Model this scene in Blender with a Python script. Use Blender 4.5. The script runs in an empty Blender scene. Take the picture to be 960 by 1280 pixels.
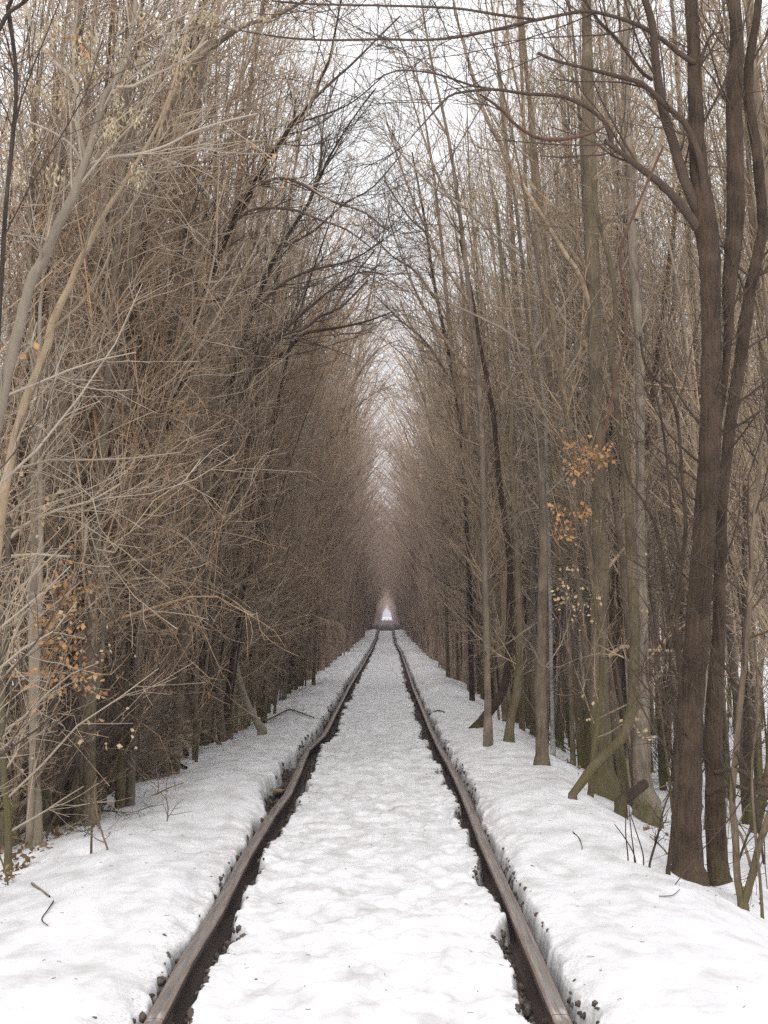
import bpy, math, random
import numpy as np
from mathutils import Matrix, Vector

rng = np.random.default_rng(11)
random.seed(5)
scene = bpy.context.scene
COL = scene.collection
PI = math.pi

# ------------------------------------------------------------------ camera
F = 1950.0                 # focal length in pixels of a 960 x 1280 picture
H = 1.58                   # eye above the rail head
PITCH = math.atan(130 / F)
YAW = -math.atan(4 / F)
cd = bpy.data.cameras.new('camera')
cam = bpy.data.objects.new('camera', cd)
COL.objects.link(cam)
cam.location = (0, 0, H)
cam.rotation_euler = (PI / 2 + PITCH, 0, -YAW)
cd.sensor_fit = 'VERTICAL'
cd.sensor_height = 36
cd.lens = 36 * F / 1280
cd.clip_start = 0.1
cd.clip_end = 5000
scene.camera = cam
_rot = cam.rotation_euler.to_matrix()


def ray(px, py):
    d = _rot @ Vector(((px - 480) / F, -(py - 640) / F, -1))
    return np.array(d)


def at(px, py, Y):
    d = ray(px, py)
    return np.array((0, 0, H)) + d * (Y / d[1])


# ------------------------------------------------------------------ noise and terrain
def _hash(ix, iy, seed):
    h = (ix.astype(np.int64) * 374761393 + iy.astype(np.int64) * 668265263 + seed * 974711) & 0xffffffff
    h = ((h ^ (h >> 13)) * 1274126177) & 0xffffffff
    h = ((h ^ (h >> 16)) * 2246822519) & 0xffffffff
    return ((h ^ (h >> 15)) & 0xffffff) / float(0xffffff)


def noise(x, y, seed=0):
    x = np.asarray(x, float); y = np.asarray(y, float)
    ix = np.floor(x); iy = np.floor(y)
    fx = x - ix; fy = y - iy
    ux = fx * fx * fx * (fx * (fx * 6 - 15) + 10); uy = fy * fy * fy * (fy * (fy * 6 - 15) + 10)
    a = _hash(ix, iy, seed); b = _hash(ix + 1, iy, seed)
    c = _hash(ix, iy + 1, seed); d = _hash(ix + 1, iy + 1, seed)
    return (a + (b - a) * ux) * (1 - uy) + (c + (d - c) * ux) * uy - 0.5


def fbm(x, y, seed=0, oct=3):
    s = 0; a = 1
    for k in range(oct):
        s = s + a * noise(x * 2 ** k + 17.3 * k, y * 2 ** k - 9.1 * k, seed + k); a *= 0.5
    return s


def sstep(a, b, x):
    t = np.clip((x - a) / (b - a), 0, 1)
    return t * t * (3 - 2 * t)


EY = np.array([0, 14, 17, 20, 24, 40, 60, 80, 115, 140, 158, 166, 180, 260, 700, 3000.])
EZ = np.array([0, 0, -.02, -.09, -.14, -.16, -.22, -.25, -.30, -.25, .02, .10, .12, .15, .25, .3])


def elev(y):
    return np.interp(y, EY, EZ)


# rails, traced and put on the track surface
def on_track(px, py):
    d = ray(px, py)
    t = -H / d[2] if d[2] < 0 else 500
    for _ in range(60):
        p = np.array((0, 0, H)) + d * t
        t += (p[2] - elev(p[1])) / -d[2] * 0.6
    return np.array((0, 0, H)) + d * t


LP = [(192, 1275), (232, 1200), (270, 1140), (306, 1071), (340, 1017), (359.5, 992), (373.5, 962), (384, 937), (404, 919), (417, 895),
      (437, 857), (449, 838), (460, 819)]
RP = [(700, 1267), (645, 1140), (606, 1055), (577, 985), (556, 945), (543, 920), (530, 890), (517, 860), (506.5, 829), (501.5, 815)]
LQ = np.array([on_track(*p) for p in LP]); RQ = np.array([on_track(*p) for p in RP])


def _rail_fn(Q, x_near, far):
    ys = np.concatenate(([0, 5.0], Q[:, 1], [90, 112, 128, 145, 165, 200, 700, 3000]))
    xs = np.concatenate(([x_near, x_near], Q[:, 0], far))
    return lambda y: np.interp(y, ys, xs)


XL = _rail_fn(LQ, LQ[0, 0], [-.86, -.93, -.88, -.95, -.92, -.9, -.9, -.9])
XR = _rail_fn(RQ, RQ[0, 0], [.66, .60, .66, .64, .66, .7, .7, .7])
CX = -0.114                 # middle of the track seen from the camera


def snow_base(x, y):
    """snow surface without the melted grooves along the rails"""
    x = np.asarray(x, float); y = np.asarray(y, float)
    u = x - CX
    px = [-300, -30, -8, -5, -3.6, -2.7, -2.1, -1.5, -1.05, -.85, -.6, 0, .6, .85, 1.05, 1.45, 1.75, 2.1, 2.7, 3.4, 5, 8, 30, 300]
    pz = [-.6, -.6, -.62, -.5, -.3, -.12, -.01, .07, .055, .0, -.03, -.02, -.03, .0, .065, .11, .08, -.06, -.36, -.58, -.7, -.72, -.6, -.6]
    z = np.interp(u, px, pz)
    near = 1 - sstep(40, 90, y)
    bank = sstep(.85, 1.2, np.abs(u))
    z = z + elev(y)
    z = z + bank * (0.10 * fbm(x * .9, y * .55, 3, 3) + .012 * fbm(x * 4, y * 2, 9, 2) * near)
    z = z + bank * near * .008 * fbm((x + y * .35) * 14, (y - x * .35) * 4, 21, 3)
    c = 1 - bank
    z = z + c * near * (.030 * fbm(x * 9, y * 5, 31, 3) - .016 * np.clip(fbm(x * 5.5, y * 4, 41, 2), 0, 1) * 2)
    z = z + c * .03 * fbm(x * 1.5, y * .7, 51, 2)
    return z


def melt(x, y):
    """0 .. 1, one where the snow has melted away beside a rail"""
    m = np.zeros_like(np.asarray(x, float) + np.asarray(y, float))
    for s, X in ((-1, XL), (1, XR)):
        d = (x - X(y)) * (-s)           # positive towards the middle of the track
        rag = .032 * fbm(y * 10 + s * 31, x * 6, 61 + s, 3) + .016 * noise(y * 4.7, x * 3 + s, 66)
        wi = .12 + .10 * noise(y * .9, s * 7.7, 71) + (.08) * noise(y * 2.6, s * 3.1, 73) + rag
        wo = .062 + .07 * noise(y * 1.1, s * 5.7, 75) + .05 * noise(y * 4.0, s * 2.1, 77) + rag * .8
        wi = wi + sstep(12, 18, y) * .03; wo = wo + sstep(11, 17, y) * .03
        if s < 0:
            wo = wo + .17 * np.exp(-((y - 14.6) / 1.2) ** 2) + .13 * np.exp(-((y - 17.4) / 1.3) ** 2) + .05 * sstep(16, 24, y)
        else:
            wo = wo + .05 * np.exp(-((y - 6.2) / .5) ** 2)
            wi = wi + .05 * np.exp(-((y - 6.6) / .9) ** 2)
        w = np.where(d > 0, wi, wo)
        w = np.clip(w, .035, .5)
        m = np.maximum(m, sstep(-.022, .04, w - np.abs(d)))
    return m


def snow_z(x, y):
    m = melt(x, y)
    # beyond the far crest nothing lies on the track
    xx = np.asarray(x, float) - CX
    patch = sstep(-.02, .16, fbm(xx * .9, y * .45, 91, 3) + .16 * (1 - sstep(12.5, 17, y)) - .05) * (1 - sstep(-3.0, -2.55, xx)) * sstep(-9, -7, xx) * (1 - sstep(30, 45, y))
    hol = 0
    for hx, hy_, hr in HOLLOWS:
        hol = hol + .07 * np.exp(-(((x - hx) ** 2 + (y - hy_) ** 2) / hr ** 2))
    far = (.55 + .45 * sstep(-.1, .1, fbm(np.asarray(x, float) * 1.3, y * .12, 97, 2))) * sstep(163, 169, y) * (1 - sstep(480, 560, y)) * (1 - sstep(9, 11, np.abs(np.asarray(x) - CX)))
    return snow_base(x, y) - .30 * m * (1 - far) - .55 * far - .13 * patch - hol


def ground(px, py, lift=0.0):
    d = ray(px, py)
    t = 3.0
    o = np.array((0, 0, H))
    while t < 400:
        p = o + d * t
        if p[2] < float(snow_base(p[0], p[1])) + lift:
            return p
        t += .02 + t * .0015
    return o + d * t


HOLLOWS = [(*ground(a, b)[:2], r) for a, b, r in ((862, 1088, .26), (897, 1098, .22), (738, 994, .13), (719, 992, .16), (677, 951, .24), (637, 925, .2),
                                                 (600, 906, .22), (928, 1131, .14), (10, 1082, .15), (794, 1070, .10), (115, 1062, .07), (834, 1084, .1))]

# ------------------------------------------------------------------ mesh helpers
def mesh_from(name, V, Fq, smooth=False, tri=False, mats=(), midx=None):
    me = bpy.data.meshes.new(name)
    V = np.ascontiguousarray(V, np.float32); Fq = np.ascontiguousarray(Fq, np.int32)
    n = Fq.shape[1]
    me.vertices.add(len(V)); me.vertices.foreach_set('co', V.ravel())
    me.loops.add(Fq.size); me.loops.foreach_set('vertex_index', Fq.ravel())
    me.polygons.add(len(Fq)); me.polygons.foreach_set('loop_start', np.arange(0, Fq.size, n, dtype=np.int32))
    if smooth:
        me.polygons.foreach_set('use_smooth', np.ones(len(Fq), bool))
    for m in mats:
        me.materials.append(m)
    if midx is not None:
        me.polygons.foreach_set('material_index', np.asarray(midx, np.int32))
    me.update(calc_edges=True)
    return me


def link(name, me, parent=None, **props):
    o = bpy.data.objects.new(name, me)
    COL.objects.link(o)
    if parent is not None:
        o.parent = parent
    for k, v in props.items():
        o[k] = v
    return o


def thing(name, label, cat, group=None, loc=(0, 0, 0)):
    o = bpy.data.objects.new(name, None)
    o.empty_display_size = .2
    COL.objects.link(o)
    o.location = loc
    o['label'] = label; o['category'] = cat
    if group:
        o['group'] = group
    return o


def nrm(a):
    return a / np.maximum(np.linalg.norm(a, axis=-1, keepdims=True), 1e-9)


def tubes(P, R, k=3):
    """P (B,N,3), R (B,N) -> verts, quads"""
    B, N, _ = P.shape
    T = nrm(np.gradient(P, axis=1))
    mean = nrm(P[:, -1] - P[:, 0])
    ref = np.zeros((B, 3)); ref[np.arange(B), np.argmin(np.abs(mean), axis=1)] = 1
    U = nrm(np.cross(T, ref[:, None, :])); W = np.cross(T, U)
    a = np.arange(k) * 2 * PI / k
    V = P[:, :, None, :] + R[:, :, None, None] * (np.cos(a)[None, None, :, None] * U[:, :, None, :] + np.sin(a)[None, None, :, None] * W[:, :, None, :])
    idx = np.arange(B * N * k).reshape(B, N, k)
    i0 = idx[:, :-1, :]; i1 = idx[:, 1:, :]
    q = np.stack([i0, np.roll(i0, -1, 2), np.roll(i1, -1, 2), i1], -1).reshape(-1, 4)
    return V.reshape(-1, 3), q


def merge(parts):
    Vs, Fs, off = [], [], 0
    for V, Q in parts:
        Vs.append(V); Fs.append(Q + off); off += len(V)
    return np.concatenate(Vs), np.concatenate(Fs)


def grow(P, R, count, t0, t1, ang, angsd, L, Lsd=.3, tap=.5, n=4, rr=.5, rmin=.002, rmax=9, up=.1, wob=.12, bias=(0, 0, 0), R_=None, lenpow=0):
    g = R_ or rng
    B, N, _ = P.shape
    if lenpow:
        plen = np.linalg.norm(np.diff(P, axis=1), axis=2).sum(1)
        w = plen / plen.sum()
        b = np.sort(g.choice(B, int(B * count), p=w))
    else:
        b = np.repeat(np.arange(B), int(count))
    M = len(b)
    t = t0 + (t1 - t0) * g.random(M)
    s = np.clip(t * (N - 1), 0, N - 1.001); i = s.astype(int); f = (s - i)[:, None]
    pos = P[b, i] * (1 - f) + P[b, i + 1] * f
    tan = nrm(P[b, i + 1] - P[b, i])
    pr = R[b, i] * (1 - f[:, 0]) + R[b, i + 1] * f[:, 0]
    perp = nrm(np.cross(tan, g.normal(size=(M, 3))))
    a = np.clip(g.normal(ang, angsd, M), .1, 2.2)[:, None]
    d = nrm(np.cos(a) * tan + np.sin(a) * perp + np.array(bias))
    ln = (L * (1 - tap * t) * np.exp(g.normal(0, Lsd, M)))[:, None]
    out = np.zeros((M, n, 3)); out[:, 0] = pos
    for k in range(1, n):
        pos = pos + d * ln / (n - 1)
        out[:, k] = pos
        d = nrm(d + g.normal(0, wob, (M, 3)) + np.array((0, 0, up)))
    r0 = np.clip(pr * rr, rmin, rmax)
    rad = r0[:, None] * (1 - np.linspace(0, 1, n)[None]) + rmin * np.linspace(0, 1, n)[None]
    return out, np.minimum(rad, pr[:, None] * .95)


def resample(pts, n, ws=None):
    """catmull-rom through traced points"""
    pts = np.asarray(pts, float)
    m = len(pts)
    if m == 2:
        pts = np.stack([pts[0], pts[0] * .5 + pts[1] * .5, pts[1]]); m = 3
        if ws is not None:
            ws = [ws[0], .5 * (ws[0] + ws[1]), ws[1]]
    d = np.concatenate(([0], np.cumsum(np.linalg.norm(np.diff(pts, axis=0), axis=1))))
    s = np.linspace(0, d[-1], n)
    i = np.clip(np.searchsorted(d, s, 'right') - 1, 0, m - 2)
    u = ((s - d[i]) / np.maximum(d[i + 1] - d[i], 1e-9))[:, None]
    p0 = pts[np.maximum(i - 1, 0)]; p1 = pts[i]; p2 = pts[i + 1]; p3 = pts[np.minimum(i + 2, m - 1)]
    out = .5 * (2 * p1 + (p2 - p0) * u + (2 * p0 - 5 * p1 + 4 * p2 - p3) * u ** 2 + (3 * p1 - p0 - 3 * p2 + p3) * u ** 3)
    if ws is None:
        return out
    return out, np.interp(s, d, ws)


# ------------------------------------------------------------------ materials
def mat(name):
    m = bpy.data.materials.new(name); m.use_nodes = True
    nt = m.node_tree
    b = nt.nodes['Principled BSDF']
    return m, nt, b


def bark(name, c1, c2, moss=None, moss_h=1.5, rough=.9, rnd=.25, scale=9, bump=.5, stretch=.18):
    m, nt, b = mat(name)
    N, Lk = nt.nodes, nt.links
    tc = N.new('ShaderNodeTexCoord'); mp = N.new('ShaderNodeMapping'); mp.inputs['Scale'].default_value = (1, 1, stretch)
    Lk.new(tc.outputs['Object'], mp.inputs['Vector'])
    n1 = N.new('ShaderNodeTexNoise'); n1.inputs['Scale'].default_value = scale * 4; n1.inputs['Detail'].default_value = 4; n1.inputs['Roughness'].default_value = .7
    Lk.new(mp.outputs[0], n1.inputs['Vector'])
    n2 = N.new('ShaderNodeTexNoise'); n2.inputs['Scale'].default_value = scale * .35; n2.inputs['Detail'].default_value = 3
    Lk.new(tc.outputs['Object'], n2.inputs['Vector'])
    add = N.new('ShaderNodeMath'); add.operation = 'ADD'; Lk.new(n1.outputs[0], add.inputs[0]); Lk.new(n2.outputs[0], add.inputs[1])
    rp = N.new('ShaderNodeValToRGB'); rp.color_ramp.elements[0].position = .32; rp.color_ramp.elements[1].position = .72
    rp.color_ramp.elements[0].color = (*c1, 1); rp.color_ramp.elements[1].color = (*c2, 1)
    half = N.new('ShaderNodeMath'); half.operation = 'MULTIPLY'; half.inputs[1].default_value = .5; Lk.new(add.outputs[0], half.inputs[0]); Lk.new(half.outputs[0], rp.inputs[0])
    col = rp.outputs[0]
    oi = N.new('ShaderNodeObjectInfo')
    hs = N.new('ShaderNodeHueSaturation')
    mr = N.new('ShaderNodeMapRange'); mr.inputs['To Min'].default_value = 1 - rnd; mr.inputs['To Max'].default_value = 1 + rnd
    Lk.new(oi.outputs['Random'], mr.inputs['Value']); Lk.new(mr.outputs[0], hs.inputs['Value'])
    m2 = N.new('ShaderNodeMath'); m2.operation = 'MULTIPLY'; m2.inputs[1].default_value = 7.31; Lk.new(oi.outputs['Random'], m2.inputs[0])
    fr = N.new('ShaderNodeMath'); fr.operation = 'FRACT'; Lk.new(m2.outputs[0], fr.inputs[0])
    mr2 = N.new('ShaderNodeMapRange'); mr2.inputs['To Min'].default_value = .8; mr2.inputs['To Max'].default_value = 1.2
    Lk.new(fr.outputs[0], mr2.inputs['Value']); Lk.new(mr2.outputs[0], hs.inputs['Saturation'])
    Lk.new(col, hs.inputs['Color']); col = hs.outputs[0]
    if moss:
        geo = N.new('ShaderNodeNewGeometry'); sp = N.new('ShaderNodeSeparateXYZ'); Lk.new(geo.outputs['Position'], sp.inputs[0])
        n3 = N.new('ShaderNodeTexNoise'); n3.inputs['Scale'].default_value = 3.5; n3.inputs['Detail'].default_value = 5; n3.inputs['Roughness'].default_value = .65
        Lk.new(geo.outputs['Position'], n3.inputs['Vector'])
        mz = N.new('ShaderNodeMapRange'); mz.inputs['From Min'].default_value = -.5; mz.inputs['From Max'].default_value = moss_h
        mz.inputs['To Min'].default_value = .22; mz.inputs['To Max'].default_value = -.18
        Lk.new(sp.outputs['Z'], mz.inputs['Value'])
        ad = N.new('ShaderNodeMath'); ad.operation = 'ADD'; Lk.new(n3.outputs[0], ad.inputs[0]); Lk.new(mz.outputs[0], ad.inputs[1])
        mk = N.new('ShaderNodeMapRange'); mk.inputs['From Min'].default_value = .48; mk.inputs['From Max'].default_value = .72
        Lk.new(ad.outputs[0], mk.inputs['Value'])
        mx = N.new('ShaderNodeMixRGB'); mx.inputs[2].default_value = (*moss, 1); Lk.new(mk.outputs[0], mx.inputs[0]); Lk.new(col, mx.inputs[1]); col = mx.outputs[0]
    Lk.new(col, b.inputs['Base Color'])
    b.inputs['Roughness'].default_value = rough
    b.inputs['Specular IOR Level'].default_value = .25
    if bump:
        bp = N.new('ShaderNodeBump'); bp.inputs['Strength'].default_value = bump; bp.inputs['Distance'].default_value = .015
        Lk.new(n1.outputs[0], bp.inputs['Height']); Lk.new(bp.outputs[0], b.inputs['Normal'])
    return m


MOSS = (.085, .078, .03)
M = {
    'dark': bark('dark_brown_bark', (.016, .011, .008), (.098, .068, .047), MOSS, .4, scale=16, bump=1.0, stretch=.10),
    'grey': bark('grey_brown_bark', (.06, .045, .032), (.25, .20, .15), MOSS, 1.2, scale=13, bump=.8, stretch=.12),
    'mossy': bark('mossy_bark', (.05, .04, .026), (.18, .145, .098), (.09, .08, .032), 2.2, scale=13, bump=.9, stretch=.12),
    'pale': bark('pale_tan_bark', (.16, .125, .09), (.34, .28, .205), MOSS, .6, scale=7, bump=.3),
    'red': bark('reddish_bark', (.04, .023, .017), (.12, .068, .048), None, scale=12, bump=.3),
    'birch': bark('birch_bark', (.02, .02, .02), (.5, .48, .45), None, scale=5, stretch=2.5, rnd=.05, bump=.2),
    'twig_left': bark('left_wall_twigs', (.08, .053, .034), (.60, .455, .325), None, rnd=.35, bump=0, scale=6, stretch=1),
    'twig_right': bark('right_wall_twigs', (.065, .047, .031), (.56, .44, .315), None, rnd=.35, bump=0, scale=6, stretch=1),
    'twig_pale': bark('pale_twigs', (.22, .175, .125), (.42, .35, .265), None, rnd=.2, bump=0, scale=1.5, stretch=1),
    'twig_dark': bark('dark_twigs', (.035, .026, .02), (.10, .075, .06), None, rnd=.2, bump=0, scale=1.5, stretch=1),
    'far': bark('far_wood', (.085, .059, .043), (.50, .375, .28), None, rnd=0, bump=0, scale=3, stretch=1),
    'scar': bark('scarred_bark', (.008, .006, .004), (.05, .035, .025), None, scale=20, bump=1),
    'wood': bark('weathered_wood', (.09, .065, .04), (.24, .19, .13), None, rnd=.1, scale=10),
}


def leafmat(name, c1, c2):
    m, nt, b = mat(name)
    N, Lk = nt.nodes, nt.links
    tc = N.new('ShaderNodeTexCoord')
    n1 = N.new('ShaderNodeTexNoise'); n1.inputs['Scale'].default_value = 14; Lk.new(tc.outputs['Object'], n1.inputs['Vector'])
    rp = N.new('ShaderNodeValToRGB'); rp.color_ramp.elements[0].position = .35; rp.color_ramp.elements[1].position = .65
    rp.color_ramp.elements[0].color = (*c1, 1); rp.color_ramp.elements[1].color = (*c2, 1)
    Lk.new(n1.outputs[0], rp.inputs[0]); Lk.new(rp.outputs[0], b.inputs['Base Color'])
    b.inputs['Roughness'].default_value = .7
    return m


M['leaf_orange'] = leafmat('orange_dead_leaf', (.25, .125, .05), (.43, .24, .10))
M['leaf_tan'] = leafmat('tan_dead_leaf', (.30, .21, .11), (.48, .38, .23))
M['litter'] = leafmat('brown_leaf_litter', (.07, .042, .024), (.22, .135, .07))
M['seed'] = leafmat('pale_seed_bunch', (.30, .24, .14), (.46, .39, .26))


def snow_material():
    m, nt, b = mat('old_snow')
    N, Lk = nt.nodes, nt.links
    geo = N.new('ShaderNodeNewGeometry')
    mp = N.new('ShaderNodeMapping'); mp.inputs['Scale'].default_value = (1, .55, 1); Lk.new(geo.outputs['Position'], mp.inputs['Vector'])
    n1 = N.new('ShaderNodeTexNoise'); n1.inputs['Scale'].default_value = 5; n1.inputs['Detail'].default_value = 5; n1.inputs['Roughness'].default_value = .6
    Lk.new(mp.outputs[0], n1.inputs['Vector'])
    rp = N.new('ShaderNodeValToRGB')
    rp.color_ramp.elements[0].position = .3; rp.color_ramp.elements[0].color = (.46, .45, .447, 1)
    rp.color_ramp.elements[1].position = .58; rp.color_ramp.elements[1].color = (.665, .663, .68, 1)
    Lk.new(n1.outputs[0], rp.inputs[0])
    # grit: soot and bark crumbs, thicker beside the rails
    n2 = N.new('ShaderNodeTexNoise'); n2.inputs['Scale'].default_value = 70; n2.inputs['Detail'].default_value = 3; n2.inputs['Roughness'].default_value = .7
    Lk.new(geo.outputs['Position'], n2.inputs['Vector'])
    n3 = N.new('ShaderNodeTexNoise'); n3.inputs['Scale'].default_value = 1.6; n3.inputs['Detail'].default_value = 4; Lk.new(geo.outputs['Position'], n3.inputs['Vector'])
    at_ = N.new('ShaderNodeAttribute'); at_.attribute_name = 'grit'
    a1 = N.new('ShaderNodeMath'); a1.operation = 'MULTIPLY_ADD'; a1.inputs[1].default_value = .20; Lk.new(at_.outputs['Fac'], a1.inputs[0]); Lk.new(n2.outputs[0], a1.inputs[2])
    a2 = N.new('ShaderNodeMath'); a2.operation = 'MULTIPLY_ADD'; a2.inputs[1].default_value = .16; Lk.new(n3.outputs[0], a2.inputs[0]); Lk.new(a1.outputs[0], a2.inputs[2])
    mk = N.new('ShaderNodeMapRange'); mk.inputs['From Min'].default_value = .74; mk.inputs['From Max'].default_value = .90; mk.inputs['To Max'].default_value = .38
    Lk.new(a2.outputs[0], mk.inputs['Value'])
    mx = N.new('ShaderNodeMixRGB'); mx.inputs[2].default_value = (.17, .135, .105, 1); Lk.new(mk.outputs[0], mx.inputs[0]); Lk.new(rp.outputs[0], mx.inputs[1])
    Lk.new(mx.outputs[0], b.inputs['Base Color'])
    b.inputs['Roughness'].default_value = .55
    b.inputs['Specular IOR Level'].default_value = .35
    n4 = N.new('ShaderNodeTexNoise'); n4.inputs['Scale'].default_value = 13; n4.inputs['Detail'].default_value = 3; n4.inputs['Roughness'].default_value = .55; Lk.new(mp.outputs[0], n4.inputs['Vector'])
    bp = N.new('ShaderNodeBump'); bp.inputs['Strength'].default_value = .4; bp.inputs['Distance'].default_value = .025
    Lk.new(n4.outputs[0], bp.inputs['Height']); Lk.new(bp.outputs[0], b.inputs['Normal'])
    return m


def earth_material(name, c1, c2, sc=18):
    m, nt, b = mat(name)
    N, Lk = nt.nodes, nt.links
    geo = N.new('ShaderNodeNewGeometry')
    n1 = N.new('ShaderNodeTexNoise'); n1.inputs['Scale'].default_value = sc; n1.inputs['Detail'].default_value = 6; n1.inputs['Roughness'].default_value = .7
    Lk.new(geo.outputs['Position'], n1.inputs['Vector'])
    rp = N.new('ShaderNodeValToRGB'); rp.color_ramp.elements[0].position = .35; rp.color_ramp.elements[1].position = .7
    rp.color_ramp.elements[0].color = (*c1, 1); rp.color_ramp.elements[1].color = (*c2, 1)
    Lk.new(n1.outputs[0], rp.inputs[0]); Lk.new(rp.outputs[0], b.inputs['Base Color'])
    b.inputs['Roughness'].default_value = .8
    bp = N.new('ShaderNodeBump'); bp.inputs['Strength'].default_value = .8; bp.inputs['Distance'].default_value = .02
    Lk.new(n1.outputs[0], bp.inputs['Height']); Lk.new(bp.outputs[0], b.inputs['Normal'])
    return m


def steel(name, c1, c2, rough, metal):
    m, nt, b = mat(name)
    N, Lk = nt.nodes, nt.links
    geo = N.new('ShaderNodeNewGeometry')
    mp = N.new('ShaderNodeMapping'); mp.inputs['Scale'].default_value = (60, 1.6, 10); Lk.new(geo.outputs['Position'], mp.inputs['Vector'])
    n1 = N.new('ShaderNodeTexNoise'); n1.inputs['Scale'].default_value = 1; n1.inputs['Detail'].default_value = 6; n1.inputs['Roughness'].default_value = .65
    Lk.new(mp.outputs[0], n1.inputs['Vector'])
    rp = N.new('ShaderNodeValToRGB'); rp.color_ramp.elements[0].position = .3; rp.color_ramp.elements[1].position = .7
    rp.color_ramp.elements[0].color = (*c1, 1); rp.color_ramp.elements[1].color = (*c2, 1)
    Lk.new(n1.outputs[0], rp.inputs[0]); Lk.new(rp.outputs[0], b.inputs['Base Color'])
    b.inputs['Roughness'].default_value = rough; b.inputs['Metallic'].default_value = metal
    return m


M['snow'] = snow_material()
M['bed'] = earth_material('wet_ballast_bed', (.025, .016, .011), (.12, .08, .058))
M['stone'] = earth_material('wet_ballast_stone', (.018, .014, .012), (.13, .10, .082), 30)
M['steel_top'] = steel('worn_rail_head', (.17, .145, .13), (.42, .385, .36), .33, .5)
M['steel_edge'] = steel('browned_rail_edge', (.085, .06, .047), (.24, .185, .155), .6, .1)
M['steel_side'] = steel('rusty_rail_side', (.018, .011, .008), (.06, .037, .027), .8, .05)

# ------------------------------------------------------------------ ground and snow
ys = [3.0]
while ys[-1] < 185:
    ys.append(ys[-1] + (max(.012, ys[-1] * .0026) if ys[-1] < 40 else ys[-1] * .009))
ys += list(np.geomspace(190, 3000, 24))
ys = np.concatenate(([-60, -20, -5, 0, 1.5], ys))
xa = [-.8 + CX + .0]


def span(a, b, st):
    return np.arange(a, b, st)


xs = np.concatenate([-np.geomspace(600, 6.2, 26), span(-6, -3.2, .2), span(-3.2, -1.5, .035), span(-1.5, -1.2, .02), span(-1.2, -.55, .009),
                     span(-.55, .36, .016), span(.36, 1.0, .009), span(1.0, 1.3, .02), span(1.3, 2.6, .035), span(2.6, 6, .2), np.geomspace(6.2, 600, 26)])
XX, YY = np.meshgrid(xs, ys)
ZZ = snow_z(XX, YY)
ny, nx = XX.shape
ii = np.arange(ny * nx).reshape(ny, nx)
Q = np.stack([ii[:-1, :-1], ii[:-1, 1:], ii[1:, 1:], ii[1:, :-1]], -1).reshape(-1, 4)
me = mesh_from('snow_ground', np.stack([XX, YY, ZZ], -1).reshape(-1, 3), Q, smooth=True, mats=[M['snow']])
dl = np.abs(XX - XL(YY)); dr = np.abs(XX - XR(YY))
outer = (XX < XL(YY)) | (XX > XR(YY))
grit = np.exp(-((np.minimum(dl, dr) - .08) / np.where(outer, .16, .07)) ** 2).ravel().astype(np.float32)
att = me.attributes.new('grit', 'FLOAT', 'POINT'); att.data.foreach_set('value', grit)
link('snow_ground', me, kind='structure')

# bed under the snow: bare earth everywhere, ballast in the grooves
yb = np.concatenate(([-60, -5], span(2, 60, .12), span(60, 190, 1.5), np.geomspace(192, 3000, 22)))
xb = np.concatenate([-np.geomspace(600, 9.4, 14), span(-9, -2.4, .2), span(-2.4, 2.2, .05), span(2.4, 9, .2), np.geomspace(9.4, 600, 14)])
XB, YB = np.meshgrid(xb, yb)
un = np.abs(XB - CX)
zb = np.where(un < 1.7, elev(YB) - .165 + .025 * fbm(XB * 6, YB * 6, 81, 3) * (un < 1.6), snow_base(XB, YB) - .07)
zb = np.where((YB > 165) & (YB < 520) & (un < 10), np.maximum(snow_base(XB, YB) - .06, elev(YB) - .6), zb)
zb = np.where((un >= 1.7) & (un < 2.3) & (YB < 165), zb - .15, zb)
iib = np.arange(XB.size).reshape(XB.shape)
Q = np.stack([iib[:-1, :-1], iib[:-1, 1:], iib[1:, 1:], iib[1:, :-1]], -1).reshape(-1, 4)
link('ground', mesh_from('ground', np.stack([XB, YB, zb], -1).reshape(-1, 3), Q, smooth=True, mats=[M['bed']]), kind='structure')

# ------------------------------------------------------------------ rails
PROF = [(-.0355, -.007), (-.0325, -.0015), (-.024, .001), (0, .002), (.024, .001), (.0325, -.0015), (.0355, -.007), (.0355, -.034), (.028, -.043), (.009, -.055), (.008, -.135),
        (.03, -.15), (.066, -.165), (.066, -.176), (-.066, -.176), (-.066, -.165), (-.03, -.15), (-.008, -.135), (-.009, -.055), (-.028, -.043), (-.0355, -.034)]


def rail(X, y0, y1, label, group):
    yk = np.concatenate([span(y0, min(y1, 40), .12), span(40, y1, 1.0) if y1 > 40 else [], [y1]])
    n = len(PROF)
    c = np.stack([X(yk), yk, elev(yk)], -1)
    V = np.zeros((len(yk), n, 3))
    for j, (a, b_) in enumerate(PROF):
        V[:, j] = c + np.array((a, 0, b_))
    id_ = np.arange(len(yk) * n).reshape(len(yk), n)
    a0 = id_[:-1]; a1 = id_[1:]
    q = np.stack([a0, np.roll(a0, -1, 1), np.roll(a1, -1, 1), a1], -1)[:, :, ::-1]
    mi = np.ones((len(yk) - 1, n), int); mi[:, 0:6] = 2; mi[:, 2:4] = 0
    # end caps: quads strips through the profile
    cap = []
    for base in (id_[0], id_[-1]):
        pr = [(1, 2, 4, 5), (0, 1, 5, 6), (0, 6, 7, 20), (20, 7, 8, 19), (19, 8, 9, 18), (18, 9, 10, 17), (17, 10, 11, 16), (16, 11, 12, 15), (15, 12, 13, 14)]
        cap += [[base[k] for k in p] for p in pr]
    q = np.concatenate([q.reshape(-1, 4), np.array(cap)])
    mi = np.concatenate([mi.ravel(), np.ones(len(cap), int)])
    o = link('rail', mesh_from('rail', V.reshape(-1, 3), q, mats=[M['steel_top'], M['steel_side'], M['steel_edge']], midx=mi),
             label=label, category='rail', group=group)
    return o


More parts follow.
